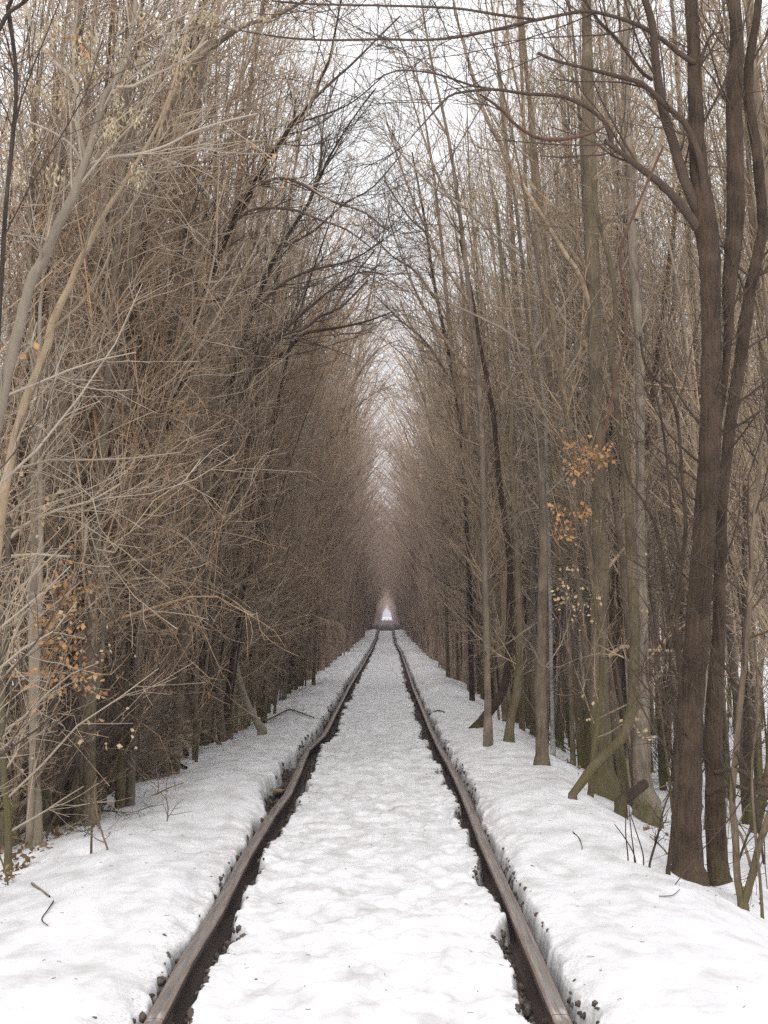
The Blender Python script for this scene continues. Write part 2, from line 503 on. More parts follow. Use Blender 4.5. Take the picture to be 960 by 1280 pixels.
def box_vf(c, s):
    c = np.array(c); s = np.array(s) / 2
    V = np.array([[x, y, z] for x in (-1, 1) for y in (-1, 1) for z in (-1, 1)]) * s + c
    Fq = np.array([[0, 1, 3, 2], [4, 6, 7, 5], [0, 4, 5, 1], [2, 3, 7, 6], [0, 2, 6, 4], [1, 5, 7, 3]])
    return V, Fq


JL = on_track(190, 1274)[1]; JR = on_track(702, 1268.5)[1]
GR = 'rails of the single track'
r1 = rail(XL, JL + .004, 900, 'long left running rail, worn brown head kinked sideways down the track', GR)
r2 = rail(XR, JR + .004, 900, 'long right running rail, worn brown head with melted groove on its inner side', GR)
r3 = rail(XL, 2, JL - .004, 'short end of the left rail before the joint at the bottom edge', GR)
r4 = rail(XR, 2, JR - .004, 'short end of the right rail before the joint at the bottom edge', GR)
for r, X, yj in ((r3, XL, JL), (r4, XR, JR)):
    for sx in (-1, 1):
        fp = link('fishplate', mesh_from('fishplate', *merge([box_vf((float(X(yj)) + sx * .019, yj - .02, -.093), (.018, .8, .07))]), mats=[M['steel_side']]), r)
        for k in (-.28, -.1, .08, .26):
            P0 = np.array([[float(X(yj)) + sx * .028, yj + k, -.093], [float(X(yj)) + sx * .05, yj + k, -.093]])[None]
            link('bolt', mesh_from('bolt', *tubes(P0, np.array([[.017, .015]]), 6), mats=[M['steel_side']]), fp)

# ------------------------------------------------------------------ ballast stones
ico = np.array([[0, 0, 1], [.894, 0, .447], [.276, .851, .447], [-.724, .526, .447], [-.724, -.526, .447], [.276, -.851, .447],
                [.724, .526, -.447], [-.276, .851, -.447], [-.894, 0, -.447], [-.276, -.851, -.447], [.724, -.526, -.447], [0, 0, -1]])
icf = np.array([[0, 1, 2], [0, 2, 3], [0, 3, 4], [0, 4, 5], [0, 5, 1], [1, 6, 2], [2, 7, 3], [3, 8, 4], [4, 9, 5], [5, 10, 1],
                [6, 7, 2], [7, 8, 3], [8, 9, 4], [9, 10, 5], [10, 6, 1], [11, 7, 6], [11, 8, 7], [11, 9, 8], [11, 10, 9], [11, 6, 10]])
sv = []
n_st = 0
for s, X in ((-1, XL), (1, XR)):
    n = 8000
    y = 5.2 + 40 * rng.random(n) ** 1.7
    inn = rng.random(n) < .62
    d = np.where(inn, .075 + .30 * rng.random(n) ** 1.2, -(.06 + .16 * rng.random(n) ** 1.4))
    x = X(y) - s * d
    mm = melt(x, y)
    sb = snow_base(x, y)
    edge = (mm > .02) & (mm < .9)
    z = np.where(edge, np.maximum(sb - .30 * mm, elev(y) - .15) + .006, elev(y) - .150 + .05 * rng.random(n))
    keep = ((mm > .05) & (inn | (noise(y * 1.3, s * 5.1, 89) > -.05))) | ((melt(x + s * np.where(inn, .03, -.03), y) > .5) & (rng.random(n) < np.where(inn, .7, .30 * (noise(y * 1.7, s * 3.3, 88) > .05)) * np.clip(14 / y, .2, 1))) | (rng.random(n) < .006)
    z = np.where(mm <= .05, sb - .003, z)
    x, y, z = x[keep], y[keep], z[keep]
    n = len(x)
    sz = (.008 + .018 * rng.random(n)) * np.where((mm[keep] <= .05), .55, 1)
    sh = rng.uniform(.6, 1.25, (n, 1, 3)) * rng.uniform(.75, 1.2, (n, 12, 1))
    an = rng.random(n) * 2 * PI
    b_ = ico[None] * sh * sz[:, None, None]
    bx = b_[..., 0] * np.cos(an)[:, None] - b_[..., 1] * np.sin(an)[:, None]
    by = b_[..., 0] * np.sin(an)[:, None] + b_[..., 1] * np.cos(an)[:, None]
    v = np.stack([bx, by, b_[..., 2]], -1) + np.stack([x, y, z], -1)[:, None]
    sv.append(v)
sv = np.concatenate(sv)
fq = (icf[None] + (np.arange(len(sv)) * 12)[:, None, None]).reshape(-1, 3)
link('ballast_stones', mesh_from('ballast_stones', sv.reshape(-1, 3), fq, mats=[M['stone']]), kind='stuff',
     label='dark wet ballast stones in the melted grooves along both rails', category='gravel')


# ------------------------------------------------------------------ generic trees
def limit_inward(P, face=.55, open_top=0, roof=5.2):
    """branches on the track side kept trimmed back by passing trains: local +X is the track side"""
    h = P[..., 2]
    lim = np.interp(h, [0, 3, 5, 7, 9, 11], [face, face, face + .15, face + .4, face + .8, face + 1.3]) + 2.6 * open_top * np.clip((h - roof) / 2.6, 0, 1)
    x = P[..., 0]
    over = np.maximum(x - lim, 0)
    P[..., 0] = np.where(x > lim, lim + .25 * np.tanh(over / .6), x)
    return P


def make_tree(seed, h, r, lean, kind, low=False, roof=5.2):
    g = np.random.default_rng(seed)
    n = 12
    t = np.linspace(0, 1, n)
    Ps, Rs = [], []
    m = {'arch': 3, 'pole': 2}.get(kind, 1)
    for j in range(m):
        ph = g.random(4) * 6.28
        hh = h * (1 if j == 0 else g.uniform(.55, .95))
        ox, oy = (0, 0) if j == 0 else (g.uniform(-.35, .1), g.uniform(-.5, .5))
        sl, st = g.normal(0, .05), g.normal(0, .10)
        cx = ox + lean * g.uniform(.6, 1.3) * t ** (4.0 if low else 2.0) + .12 * np.sin(t * 5 + ph[0]) * t + .05 * np.sin(t * 11 + ph[1]) * t + sl * hh * t
        cy = oy + .28 * np.sin(t * 4 + ph[2]) * t + .05 * np.sin(t * 13 + ph[3]) * t + st * hh * t
        Ps.append(np.stack([cx, cy, -.35 + (hh + .35) * t], -1))
        rr = r * (1 if j == 0 else g.uniform(.35, .75)) * (1.12 * (1 - t) ** .8 + .12)
        rr[0] *= 1.35
        Rs.append(rr)
    P, R = np.array(Ps), np.array(Rs)
    k = dict(R_=g)
    if kind == 'arch':        # left wall: many slanting branches towards the track
        b1, q1 = grow(P, R, 10 if low else 15, .15, .97, .85, .33, 1.9, .4, .5, 7, .50, .0038, .013, .07, .17, (.25, 0, .22), **k)
        b2, q2 = grow(b1, q1, 6, .1, .98, .9, .35, .7, .45, .3, 5, .6, .003, .007, .03, .24, (.05, 0, .05), **k)
        tw = (3, .36)
    elif kind == 'pole':      # right wall: straight stem, fine rising branches
        b1, q1 = grow(P, R, 11 if low else 16, .24, .97, .68, .26, 1.8, .4, .5, 7, .45, .004, .014, .10, .13, (.18, 0, .26), **k)
        b2, q2 = grow(b1, q1, 6, .1, .98, .75, .3, .75, .4, .3, 5, .6, .003, .0065, .07, .19, (.03, 0, .12), **k)
        tw = (2, .36)
    else:                     # bush: several stems out of the ground
        m = 9
        a = g.random(m) * 2 * PI
        d = np.stack([np.cos(a) * .35 + .12, np.sin(a) * .35, np.ones(m)], -1)
        st = np.zeros((m, 7, 3)); st[:, 0] = np.stack([.18 * np.cos(a), .18 * np.sin(a), -.2 + 0 * a], -1)
        for j in range(1, 7):
            st[:, j] = st[:, j - 1] + nrm(d) * (h * g.uniform(.75, 1.1, (m, 1)) / 6)
            d = d + g.normal(0, .16, (m, 3)) + np.array((.05, 0, 0))
        P, R = st, r * (1 - .75 * np.linspace(0, 1, 7))[None] * g.uniform(.6, 1.2, (m, 1))
        b1, q1 = grow(P, R, 7, .12, .97, .9, .35, 1.1, .4, .4, 5, .5, .004, .010, .06, .16, (.12, 0, .1), **k)
        b2, q2 = grow(b1, q1, 5 if not low else 4, .1, .98, .85, .3, .55, .4, .3, 4, .6, .003, .006, .02, .22, **k)
        tw = (2, .26)
    if kind != 'bush':
        b1 = limit_inward(b1, .25 if low else .55, low, roof); b2 = limit_inward(b2, .3 if low else .65, low, roof)
    tr = tubes(P, R, 8 if not low else 5)
    parts = [tubes(b1, q1, 4 if not low else 3)]
    if low:
        parts.append(tubes(b2, q2 * (1.9 if roof < 6 else 1.3), 3))
    else:
        b3, q3 = grow(b2, q2, tw[0], .1, .98, .8, .3, tw[1], .4, .3, 4, .65, .0021, .0042, .03, .22, **k)
        parts += [tubes(b2, q2, 3), tubes(b3, q3, 3)]
    return tr, merge(parts)


PROTO = {'arch': [], 'pole': [], 'bush': []}
for i in range(9):
    h = random.uniform(7.8, 10.2)
    tr, cr = make_tree(100 + i, h, random.uniform(.022, .042), random.uniform(.2, .9), 'arch')
    PROTO['arch'].append((mesh_from('arch_trunk', *tr, smooth=True), mesh_from('arch_crown', *cr)))
for i in range(9):
    h = random.uniform(9.0, 12.5)
    tr, cr = make_tree(200 + i, h, random.uniform(.026, .046), random.uniform(.1, .9), 'pole')
    PROTO['pole'].append((mesh_from('pole_trunk', *tr, smooth=True), mesh_from('pole_crown', *cr)))
for i in range(6):
    tr, cr = make_tree(300 + i, random.uniform(2.0, 3.6), random.uniform(.014, .022), 0, 'bush')
    PROTO['bush'].append((mesh_from('bush_stems', *tr, smooth=True), mesh_from('bush_twigs', *cr)))
for kd, (mt, mc) in {'arch': ('grey', 'twig_left'), 'pole': ('grey', 'twig_right'), 'bush': ('grey', 'twig_left')}.items():
    for q, (a, b) in enumerate(PROTO[kd]):
        a.materials.append(M[{2: 'dark', 5: 'mossy', 7: 'dark' if kd == 'arch' else 'pale'}.get(q, mt)])
        b.materials.append(M[{1: 'twig_dark' if kd == 'bush' else 'twig_pale', 3: 'twig_dark' if kd == 'bush' else mc, 4: 'twig_dark' if kd == 'pole' else 'twig_pale'}.get(q, mc)])

# positions: both walls and the wood behind them
pos = []
for side in (-1, 1):
    # (inner distance, outer distance, trees per metre)
    for a, b, dens in ((1.95, 2.3, 1.2), (2.0, 2.6, 1.35), (2.6, 4.2, 1.2), (4.2, 8, 1.15), (8, 15, .95), (15, 34, 1.3)):
        y1 = 700 if a < 2.6 else (420 if a < 4 else (260 if a < 8 else 190))
        y = 7.0 if a > 1.98 else 130
        while y < y1:
            dd = dens * (1.45 if side < 0 and a < 4.5 and y < 60 else 1.4 if a < 3 and y > 45 else 1.9 if side > 0 and 2.5 < a < 8 and y < 45 else 1) if y < 130 else (dens * .9 if y < 260 else dens * .5)
            y += random.expovariate(dd)
            x = random.uniform(a, b) + (.3 if y > 230 and a < 3 else 0)
            if side > 0 and y < 22:
                x += .15
            if side > 0 and (y < 11.5 or (x < 3.2 and y < 14) or (x < 2.45 and y < 23.5)):
                continue      # the photograph's own trees stand here
            if side < 0 and (y < 9 or (x < 2.6 and y < 11)):
                continue
            if x < .262 * y + 1.0:
                pos.append((math.hypot(x, y), side * x + (CX if a < 3 else 0), y, side))
pos.sort()
N_IND = 262
near, rest = pos[:N_IND], pos[N_IND:]
print('tree candidates', len(pos), 'individual up to', near[-1][0])

TR_L = ('slim bare grey-brown tree slanting over the track from the dense left wall of trees', 'trees of the left wall')
TR_R = ('slim straight bare tree with fine rising twigs in the right wall of trees', 'trees of the right wall')


def place(kd, idx, x, y, rot, sc, tilt, label, cat, group, name):
    tr, cr = PROTO[kd][idx % len(PROTO[kd])]
    r = thing(name, label, cat, group, (x, y, float(snow_base(x, y))))
    r.rotation_euler = (0, tilt, rot); r.scale = (sc, sc, sc)
    r.rotation_mode = 'XYZ'
    link('stems' if kd == 'bush' else 'trunk', tr, r)
    link('twigs' if kd == 'bush' else 'crown', cr, r)
    return r


for i, (d, x, y, side) in enumerate(near):
    rot = (0 if side < 0 else PI) + random.uniform(-.5, .5)
    tilt = random.uniform(-.02, .03) + .12 * float(sstep(22, 48, y)) * (x * side < 4.5)
    kd = 'arch' if (side < 0 and random.random() < .85) or (side > 0 and random.random() < .15) else 'pole'
    sc = random.uniform(.85, 1.12)
    # scale and lean act in the tree's own frame (local +X faces the track)
    r = place(kd, random.randrange(9), x, y, rot, sc, 0, *((TR_L[0] if side < 0 else TR_R[0]), 'tree', (TR_L[1] if side < 0 else TR_R[1])), 'bare_tree')
    jl = .11 if side < 0 and y < 24 else .035
    r.rotation_euler = (Matrix.Rotation(rot, 3, 'Z') @ Matrix.Rotation(tilt + random.gauss(0, jl * .5), 3, 'Y') @ Matrix.Rotation(random.gauss(0, jl), 3, 'X')).to_euler()

# bushes along the feet of the walls
nb = 0
for side, lab, grp, cnt in ((-1, 'low tangled bare bush at the foot of the left wall of trees', 'bushes at the foot of the left trees', 60),
                            (1, 'low thin bare bush at the foot of the right wall of trees', 'bushes at the foot of the right trees', 12)):
    for k in range(cnt):
        y = (15 if side < 0 else 20) + 42 * ((k + random.random()) / cnt) ** 1.5
        x = random.uniform(2.5, 4.2) if side < 0 else random.uniform(3.2, 6.0)
        if x > .262 * y + .5:
            x = random.uniform(2.4, max(2.5, .262 * y + .3))
        place('bush', random.randrange(6), side * x, y, (0 if side < 0 else PI) + random.uniform(-1, 1), random.uniform(.3, .62), 0, lab, 'bush', grp, 'bare_bush')

for k in range(44):
    y = 11 + 9 * (k + random.random()) / 44
    x = random.uniform(2.5, 3.7)
    place('bush', random.randrange(6), -x, y, random.uniform(-3, 3), random.uniform(.28, .52), 0, 'low tangled bare bush at the foot of the left wall of trees', 'bush', 'bushes at the foot of the left trees', 'bare_bush')

# far wood: everything beyond, one mass
lowp = {'arch': [], 'pole': [], 'mid': []}
for i in range(7):
    lowp['arch'].append(merge(make_tree(400 + i, random.uniform(7.2, 9.3), .05, random.uniform(1.8, 3.0), 'arch', True)))
    lowp['mid'].append(merge(make_tree(600 + i, random.uniform(9.2, 11), .05, random.uniform(1.4, 2.4), 'arch', True, 7.4)))
    lowp['pole'].append(merge(make_tree(500 + i, random.uniform(8.5, 11), .06, random.uniform(.3, 1.0), 'pole', True)))
vs, fs, off = [], [], 0
for (d, x, y, side) in rest:
    kd = ('mid' if y < random.uniform(70, 110) else 'arch') if (abs(x) < 4.5 and random.random() < (.8 if y < 90 else .95)) else 'pole'
    V, Fq = random.choice(lowp[kd])
    if y > 250:
        nq = int(len(Fq) * .55); Fq = Fq[:nq]; V = V[:Fq.max() + 1]
    a = (0 if side < 0 else PI) + random.uniform(-.45, .45)
    sc = random.uniform(.85, 1.15)
    tl = random.uniform(-.015, .02) + (y < 200) * (.03 * float(sstep(50, 105, y)) if abs(x) < 4.3 else 0)
    Rm = np.array((Matrix.Rotation(a, 3, 'Z') @ Matrix.Rotation(tl, 3, 'Y')))
    V2 = (V * sc) @ Rm.T + np.array((x, y, float(snow_base(x, y))))
    vs.append(V2.astype(np.float32)); fs.append(Fq + off); off += len(V2)
vs = np.concatenate(vs); fs = np.concatenate(fs)
print('far wood faces', len(fs))
link('distant_woods', mesh_from('distant_woods', vs, fs, mats=[M['far']]), kind='stuff', category='woods',
     label='brown mass of bare trees closing into a tunnel far down the track')


# ------------------------------------------------------------------ the trees the photograph singles out
def leaves(centres, n, spread, size, g, hang=.6, wide=.38):
    c = np.asarray(centres)[g.integers(0, len(centres), n)] + g.normal(0, spread, (n, 3))
    u = nrm(g.normal(0, 1, (n, 3)) + np.array((0, 0, -hang)))
    w = nrm(np.cross(u, g.normal(0, 1, (n, 3))))
    nn = np.cross(u, w)
    s = size * g.uniform(.6, 1.3, (n, 1))
    p = [c, c + u * s * .5 + w * s * wide + nn * s * .12, c + u * s, c + u * s * .5 - w * s * wide + nn * s * .12]
    V = np.stack(p, 1).reshape(-1, 3)
    # two folded halves: real leaves are cupped
    i = np.arange(n) * 4
    Fq = np.concatenate([np.stack([i, i + 1, i + 2], -1), np.stack([i, i + 2, i + 3], -1)])
    return V, Fq


HERO = 0


def hero(name, label, Y, limbs, mtrunk, mtwig, twig=1.0, root=None, group=None, cat='tree', leaf=None, wscale=1.0, bias=(0, 0, .1), trunks=1):
    """limbs: list of (dy_start, dy_end, [(px, py, width)...]); the first `trunks` of them are the trunk, the rest is crown"""
    global HERO
    HERO += 1
    g = np.random.default_rng(900 + HERO)
    if Y is None:
        b = ground(*root); Y = b[1]
    base = at(limbs[0][2][0][0], limbs[0][2][0][1], Y)
    print('hero', round(Y, 2), label[:60])
    r = thing(name, label, cat, group, tuple(base))
    Ps, Rs = [], []
    for d0, d1, pts in limbs:
        m = len(pts)
        L = np.concatenate(([0], np.cumsum([math.dist(pts[i][:2], pts[i + 1][:2]) for i in range(m - 1)])))
        yy = Y + d0 + (d1 - d0) * L / L[-1]
        P = np.array([at(p[0], p[1], yv) for p, yv in zip(pts, yy)])
        w = np.array([p[2] * yv / F * .5 for p, yv in zip(pts, yy)]) * wscale
        P, w = resample(P, max(10, int(L[-1] / 14)), w)
        ln = np.linspace(0, 1, len(P))
        jit = g.normal(0, 1, (len(P), 3)) * (w * .04)[:, None]
        P = P + jit
        Ps.append(P); Rs.append(w * (1 + g.normal(0, .015, len(w))))
    # trunk foot goes into the snow and flares
    if cat != 'branch':
        P = Ps[0]; foot = P[0].copy(); foot[2] = min(P[0, 2] - .2, float(snow_base(P[0, 0], P[0, 1])) - .15)
        Ps[0] = np.concatenate([foot[None], P]); Rs[0] = np.concatenate([[Rs[0][0] * 1.6], Rs[0]])
        Rs[0][1] *= 1.22
    tr = merge([tubes(P[None], R[None], 12) for P, R in zip(Ps[:trunks], Rs[:trunks])])
    link('trunk', mesh_from('trunk', tr[0] - base, tr[1], smooth=True, mats=[M[mtrunk]]), r)
    cr = []
    if trunks < len(limbs):
        cr = [tubes(P[None], R[None], 8) for P, R in zip(Ps[trunks:], Rs[trunks:])]
    if twig > 0:
        n = 14
        A = np.array([resample(P, n) for P in Ps])
        B = np.array([np.interp(np.linspace(0, 1, n), np.linspace(0, 1, len(R)), R) for R in Rs])
        b1, q1 = grow(A, B, max(1, 9 * twig), .12, .98, .8, .25, .75, .45, .3, 5, .4, .0028, .009, .08, .14, bias, R_=g, lenpow=1)
        b2, q2 = grow(b1, q1, 5, .1, .98, .7, .25, .38, .4, .3, 4, .55, .0022, .004, .06, .16, R_=g)
        cr += [tubes(b1, q1, 4), tubes(b2, q2, 3)]
        b3, q3 = grow(b2, q2, 2, .2, .98, .6, .25, .2, .4, .3, 3, .6, .0016, .003, .05, .14, R_=g)
        cr.append(tubes(b3, q3, 3))
    if cr:
        c = merge(cr)
        link('crown', mesh_from('crown', c[0] - base, c[1], smooth=True, mats=[M[mtwig]]), r)
    if leaf:
        for nm, mt, pts, n, spread, size in leaf:
            sd = nm == 'seed_clumps'
            V, Fq = leaves([at(a + g.normal(0, 4), b_ + g.normal(0, 7), Y - (.1 if sd else .7) + g.uniform(-.1, .1)) for a, b_ in pts for _ in range(2 if sd else 1)], n, spread, size, g, 2.2 if sd else .6, .13 if sd else .36)
            link(nm, mesh_from(nm, V - base, Fq, mats=[M[mt]]), r)
    return r


# -- right side
BIG = hero('bare_tree', 'big dark brown double-trunked tree forking high at the right edge, on the snow bank', None, [
    (0, 0, [(859, 1090, 43), (859, 1060, 38), (860, 940, 35), (869, 820, 31), (878, 700, 29), (885, 600, 29), (889, 500, 27), (889, 400, 25), (888, 330, 27), (882, 285, 31), (877, 240, 26), (872, 190, 22), (869, 120, 19), (867, 60, 17), (863, -20, 17)]),
    (.15, .3, [(900, 1105, 31), (897, 1080, 27), (894, 1000, 26), (892, 900, 23), (898, 800, 17), (900, 700, 15), (904, 620, 14), (912, 540, 15), (925, 450, 16), (932, 400, 18), (938, 360, 15), (951, 300, 14), (953, 270, 14), (946, 190, 14), (936, 125, 13), (937, 75, 12), (945, 30, 10), (950, -20, 10)]),
    (.05, .25, [(894, 560, 8), (905, 480, 9), (910, 420, 11), (911, 360, 18), (917, 310, 22), (920, 250, 24), (919, 200, 22), (918, 150, 21), (918, 100, 20), (921, 50, 17), (915, -20, 16)]),
    (0, -.2, [(872, 262, 17), (856, 225, 14), (842, 180, 13), (828, 135, 12), (820, 80, 11), (815, 30, 10), (801, -15, 9)]),
    (0, -.4, [(876, 290, 14), (850, 255, 12), (828, 232, 11), (800, 210, 9), (775, 190, 7), (756, 176, 6)]),
    (-.05, -.5, [(880, 245, 9), (875, 200, 9), (860, 160, 8), (848, 145, 8), (830, 130, 8), (812, 112, 7), (800, 103, 7), (770, 95, 6), (740, 87, 5), (695, 76, 4), (672, 66, 4)]),
    (-.05, -.9, [(868, 78, 8), (853, 70, 7), (825, 47, 6), (795, 30, 6), (765, 20, 5), (735, 14, 5), (705, 18, 4.5), (670, 25, 4.5), (640, 32, 4), (605, 40, 4), (575, 46, 4), (530, 50, 3.5), (480, 49, 3.5), (440, 50, 3), (400, 50, 3), (365, 48, 3), (335, 44, 2.5), (300, 38, 2)]),
    (-.5, -.9, [(672, 25, 4), (620, 18, 4), (575, 11, 3.5), (520, 8, 3.5), (480, 7, 3), (390, 5, 3), (340, 1, 2.5)]),
    (-.3, -.9, [(765, 183, 6), (757, 155, 5), (735, 135, 5), (705, 121, 5), (690, 119, 5), (655, 117, 4.5), (620, 112, 4), (585, 114, 3.5), (565, 118, 3), (557, 124, 3), (520, 165, 1.5)]),
    (-.5, -.9, [(620, 112, 3), (590, 107, 3), (555, 95, 3), (525, 89, 2.5), (492, 89, 2), (470, 100, 1.5)]),
    (0, -.3, [(815, 100, 5), (800, 88, 5), (772, 50, 4), (745, 22, 4), (725, -10, 3)]),
    (0, -.1, [(871, 90, 7), (878, 70, 5), (888, 45, 3), (905, 40, 2)]),
    (.1, -.1, [(894, 965, 6), (925, 963, 6), (945, 978, 5), (975, 985, 5)]),
    (.1, -.2, [(885, 992, 5), (905, 982, 5), (930, 985, 5), (975, 1004, 5)]),
], 'dark', 'twig_dark', .75, root=(870, 1088), trunks=3, bias=(-.15, -.1, .1))
def scar(parent, px, py, Y, rx, rz, name):
    c = at(px, py, Y) - np.array(parent.location)
    a = np.linspace(0, PI, 7)[None, :, None]
    P = np.array([[[0, -rx * .55 * math.cos(t), 0] for t in np.linspace(0, PI, 9)]])
    R = np.array([[rx * (math.sin(t) + .03) for t in np.linspace(0, PI, 9)]])
    V, Fq = tubes(P, R, 14)
    V[:, 2] *= rz / rx
    # sunken middle
    link(name, mesh_from(name, V + c, Fq, smooth=True, mats=[M['scar']]), parent)


scar(BIG, 866, 797, 10.49 - .075, .034, .045, 'branch_scar')
scar(BIG, 868, 279, 10.49 - .05, .03, .055, 'hollow')
scar(BIG, 893, 640, 10.49 - .07, .012, .02, 'branch_scar')
scar(BIG, 886, 420, 10.49 - .06, .014, .02, 'branch_scar')

hero('bare_branch', 'peeling red-brown broken branch hanging from the forked tree, high over the right bank', 8.4, [
    (.2, -.3, [(756, 158, 3), (735, 168, 4), (715, 172, 5), (690, 175, 5), (665, 170, 4), (640, 152, 4), (625, 135, 4), (600, 118, 3)])], 'red', 'twig_dark', .2, cat='branch')
hero('bare_tree', 'mossy green trunk rising straight behind the leaning sapling, left of the big forked tree', 14.6, [
    (0, 0, [(756, 978, 30), (754, 960, 27), (750, 900, 25), (749, 800, 22), (751, 700, 20), (749, 650, 17), (748, 550, 17), (744, 450, 17), (742, 380, 17), (739, 270, 19), (735, 150, 17), (734, 50, 13), (733, -20, 11)]),
    (0, -.5, [(742, 400, 8), (725, 345, 7), (705, 315, 6), (662, 245, 5.5), (625, 180, 5), (605, 140, 4.5), (585, 75, 4), (572, 25, 3), (565, -10, 3)]),
    (0, .3, [(760, 822, 6), (778, 808, 5), (800, 812, 4), (850, 814, 3)]),
    (0, .1, [(752, 720, 6), (768, 700, 4), (785, 680, 3)]),
], 'mossy', 'twig_right', .8, root=(756, 976), leaf=[('dead_leaves', 'leaf_orange', [(722, 555), (712, 560), (735, 575), (748, 578), (700, 645), (708, 655), (733, 650), (752, 572), (722, 580)], 260, .055, .045),
                                                   ('dead_leaves', 'leaf_tan', [(708, 715), (712, 750), (728, 735), (740, 745), (735, 770), (700, 748), (745, 880)], 110, .08, .036)])
hero('sapling', 'thin mossy sapling standing just in front of the mossy trunk', None, [
    (0, 0, [(738, 997, 8), (742, 940, 8), (750, 880, 7), (752, 820, 6), (745, 760, 5), (735, 700, 3)])], 'mossy', 'twig_right', .5, root=(738, 995))
hero('bare_tree', 'curved olive stem sweeping up from a bent foot right of the mossy trunk', None, [
    (0, .3, [(716, 993, 9), (732, 972, 12), (752, 947, 13), (772, 930, 13), (785, 905, 13), (792, 860, 13), (793, 780, 13), (789, 700, 13), (786, 620, 12), (780, 560, 11), (773, 520, 10), (768, 470, 9), (763, 430, 8), (770, 400, 7), (765, 340, 6), (745, 260, 5), (740, 200, 4)])], 'mossy', 'twig_right', .9, root=(718, 993))
hero('bare_tree', 'grey trunk with a shaggy mossy foot between the mossy tree and the forked tree', 14.2, [
    (0, .5, [(808, 1002, 28), (802, 965, 22), (800, 930, 18), (803, 880, 15), (804, 800, 13), (801, 700, 12), (800, 600, 11), (800, 500, 11), (799, 420, 11), (793, 350, 11), (790, 300, 11), (789, 250, 11), (786, 180, 11), (783, 120, 10), (783, 50, 9), (784, -20, 8)]),
    (.3, .5, [(795, 275, 6), (812, 220, 5), (830, 160, 4), (840, 110, 3)])], 'grey', 'twig_right', .9, root=(806, 1000),
    leaf=[('dead_leaves', 'leaf_tan', [(790, 860), (795, 890), (800, 920), (812, 760), (785, 905), (822, 700)], 70, .05, .036)])
hero('tree_stump', 'short dark cut stump leaning out of the snow at the shaggy foot', 13.4, [
    (0, .25, [(776, 1002, 13), (790, 992, 14), (806, 980, 12)])], 'dark', 'twig_dark', 0, root=(778, 1001), cat='stump')
hero('bare_tree', 'pale straight trunk on the right bank crest, forking into long pale limbs', 16.4, [
    (0, .3, [(677, 953, 19), (677, 900, 16), (675, 850, 17), (677, 800, 14), (679, 700, 13), (679, 650, 11), (675, 550, 9), (671, 480, 8), (666, 440, 7), (659, 390, 6), (651, 310, 5), (642, 237, 4), (630, 160, 3), (622, 80, 2.5)]),
    (.2, .4, [(666, 440, 5), (682, 415, 4.5), (700, 390, 4), (730, 340, 3.5), (745, 300, 2.5)]),
    (.2, -.3, [(665, 440, 5), (652, 432, 4), (635, 415, 4), (610, 402, 3.5), (590, 392, 3), (560, 378, 2.5), (525, 355, 2)]),
    (.2, -.2, [(652, 320, 4), (605, 282, 4), (575, 255, 3.5), (540, 232, 3), (495, 185, 2.5)]),
], 'grey', 'twig_pale', .6, root=(677, 951), wscale=.9)
hero('bare_tree', 'dark stem with its foot slanting low out of the bank toward the rail', None, [
    (0, .6, [(590, 912, 8), (600, 905, 13), (615, 885, 12), (628, 865, 11), (634, 840, 9), (636, 800, 9), (637, 750, 8), (637, 700, 8), (627, 620, 7), (620, 555, 6), (617, 520, 6), (610, 480, 6), (600, 430, 5), (590, 370, 4), (575, 300, 3)])], 'dark', 'twig_right', .9, root=(596, 910))
hero('bare_tree', 'dark twisted stem standing right of the slanting-footed stem', None, [
    (0, .4, [(636, 926, 12), (639, 895, 11), (647, 860, 11), (650, 800, 10), (648, 750, 9), (646, 680, 8), (641, 605, 7), (639, 555, 7), (640, 505, 6), (632, 440, 5), (628, 350, 4), (620, 250, 3)])], 'mossy', 'twig_right', .9, root=(637, 925))
hero('birch_tree', 'thin white-barked birch stem deep in the right wall behind the pale trunk', 21, [
    (0, 0, [(691, 925, 5), (690, 880, 5), (687, 700, 4.5), (684, 592, 4.5), (682, 520, 4.5), (679, 485, 4.5), (676, 442, 4.5), (672, 380, 4), (668, 300, 4), (665, 200, 3)])], 'birch', 'twig_right', .5)
hero('sapling', 'thin dark paired sapling stems rising against the left of the big forked tree', None, [
    (0, .1, [(835, 1088, 5), (843, 1010, 5), (850, 900, 5), (849, 840, 5), (843, 800, 5), (837, 765, 5), (830, 710, 4.5), (820, 660, 4), (803, 625, 3.5), (785, 598, 3), (778, 560, 2)]),
    (0, .1, [(838, 1080, 4), (850, 880, 5), (846, 780, 5), (850, 720, 5), (857, 660, 5), (853, 600, 4), (847, 525, 4), (835, 490, 4), (808, 460, 3), (800, 420, 3)]),
    (0, .1, [(838, 770, 4), (845, 740, 4), (850, 700, 3.5), (840, 640, 3), (832, 560, 3), (822, 500, 3), (812, 470, 2.5)]),
], 'dark', 'twig_dark', .5, root=(838, 1085), trunks=3)
hero('bare_branch', 'bent dark red shoot hooking down between the mossy trunk and the forked tree', 8.6, [
    (0, .1, [(829, 183, 3), (815, 215, 3), (800, 250, 3), (775, 318, 3), (784, 380, 3), (780, 430, 3), (770, 475, 3.5), (757, 535, 3), (750, 565, 2)])], 'red', 'twig_dark', .35, cat='branch')
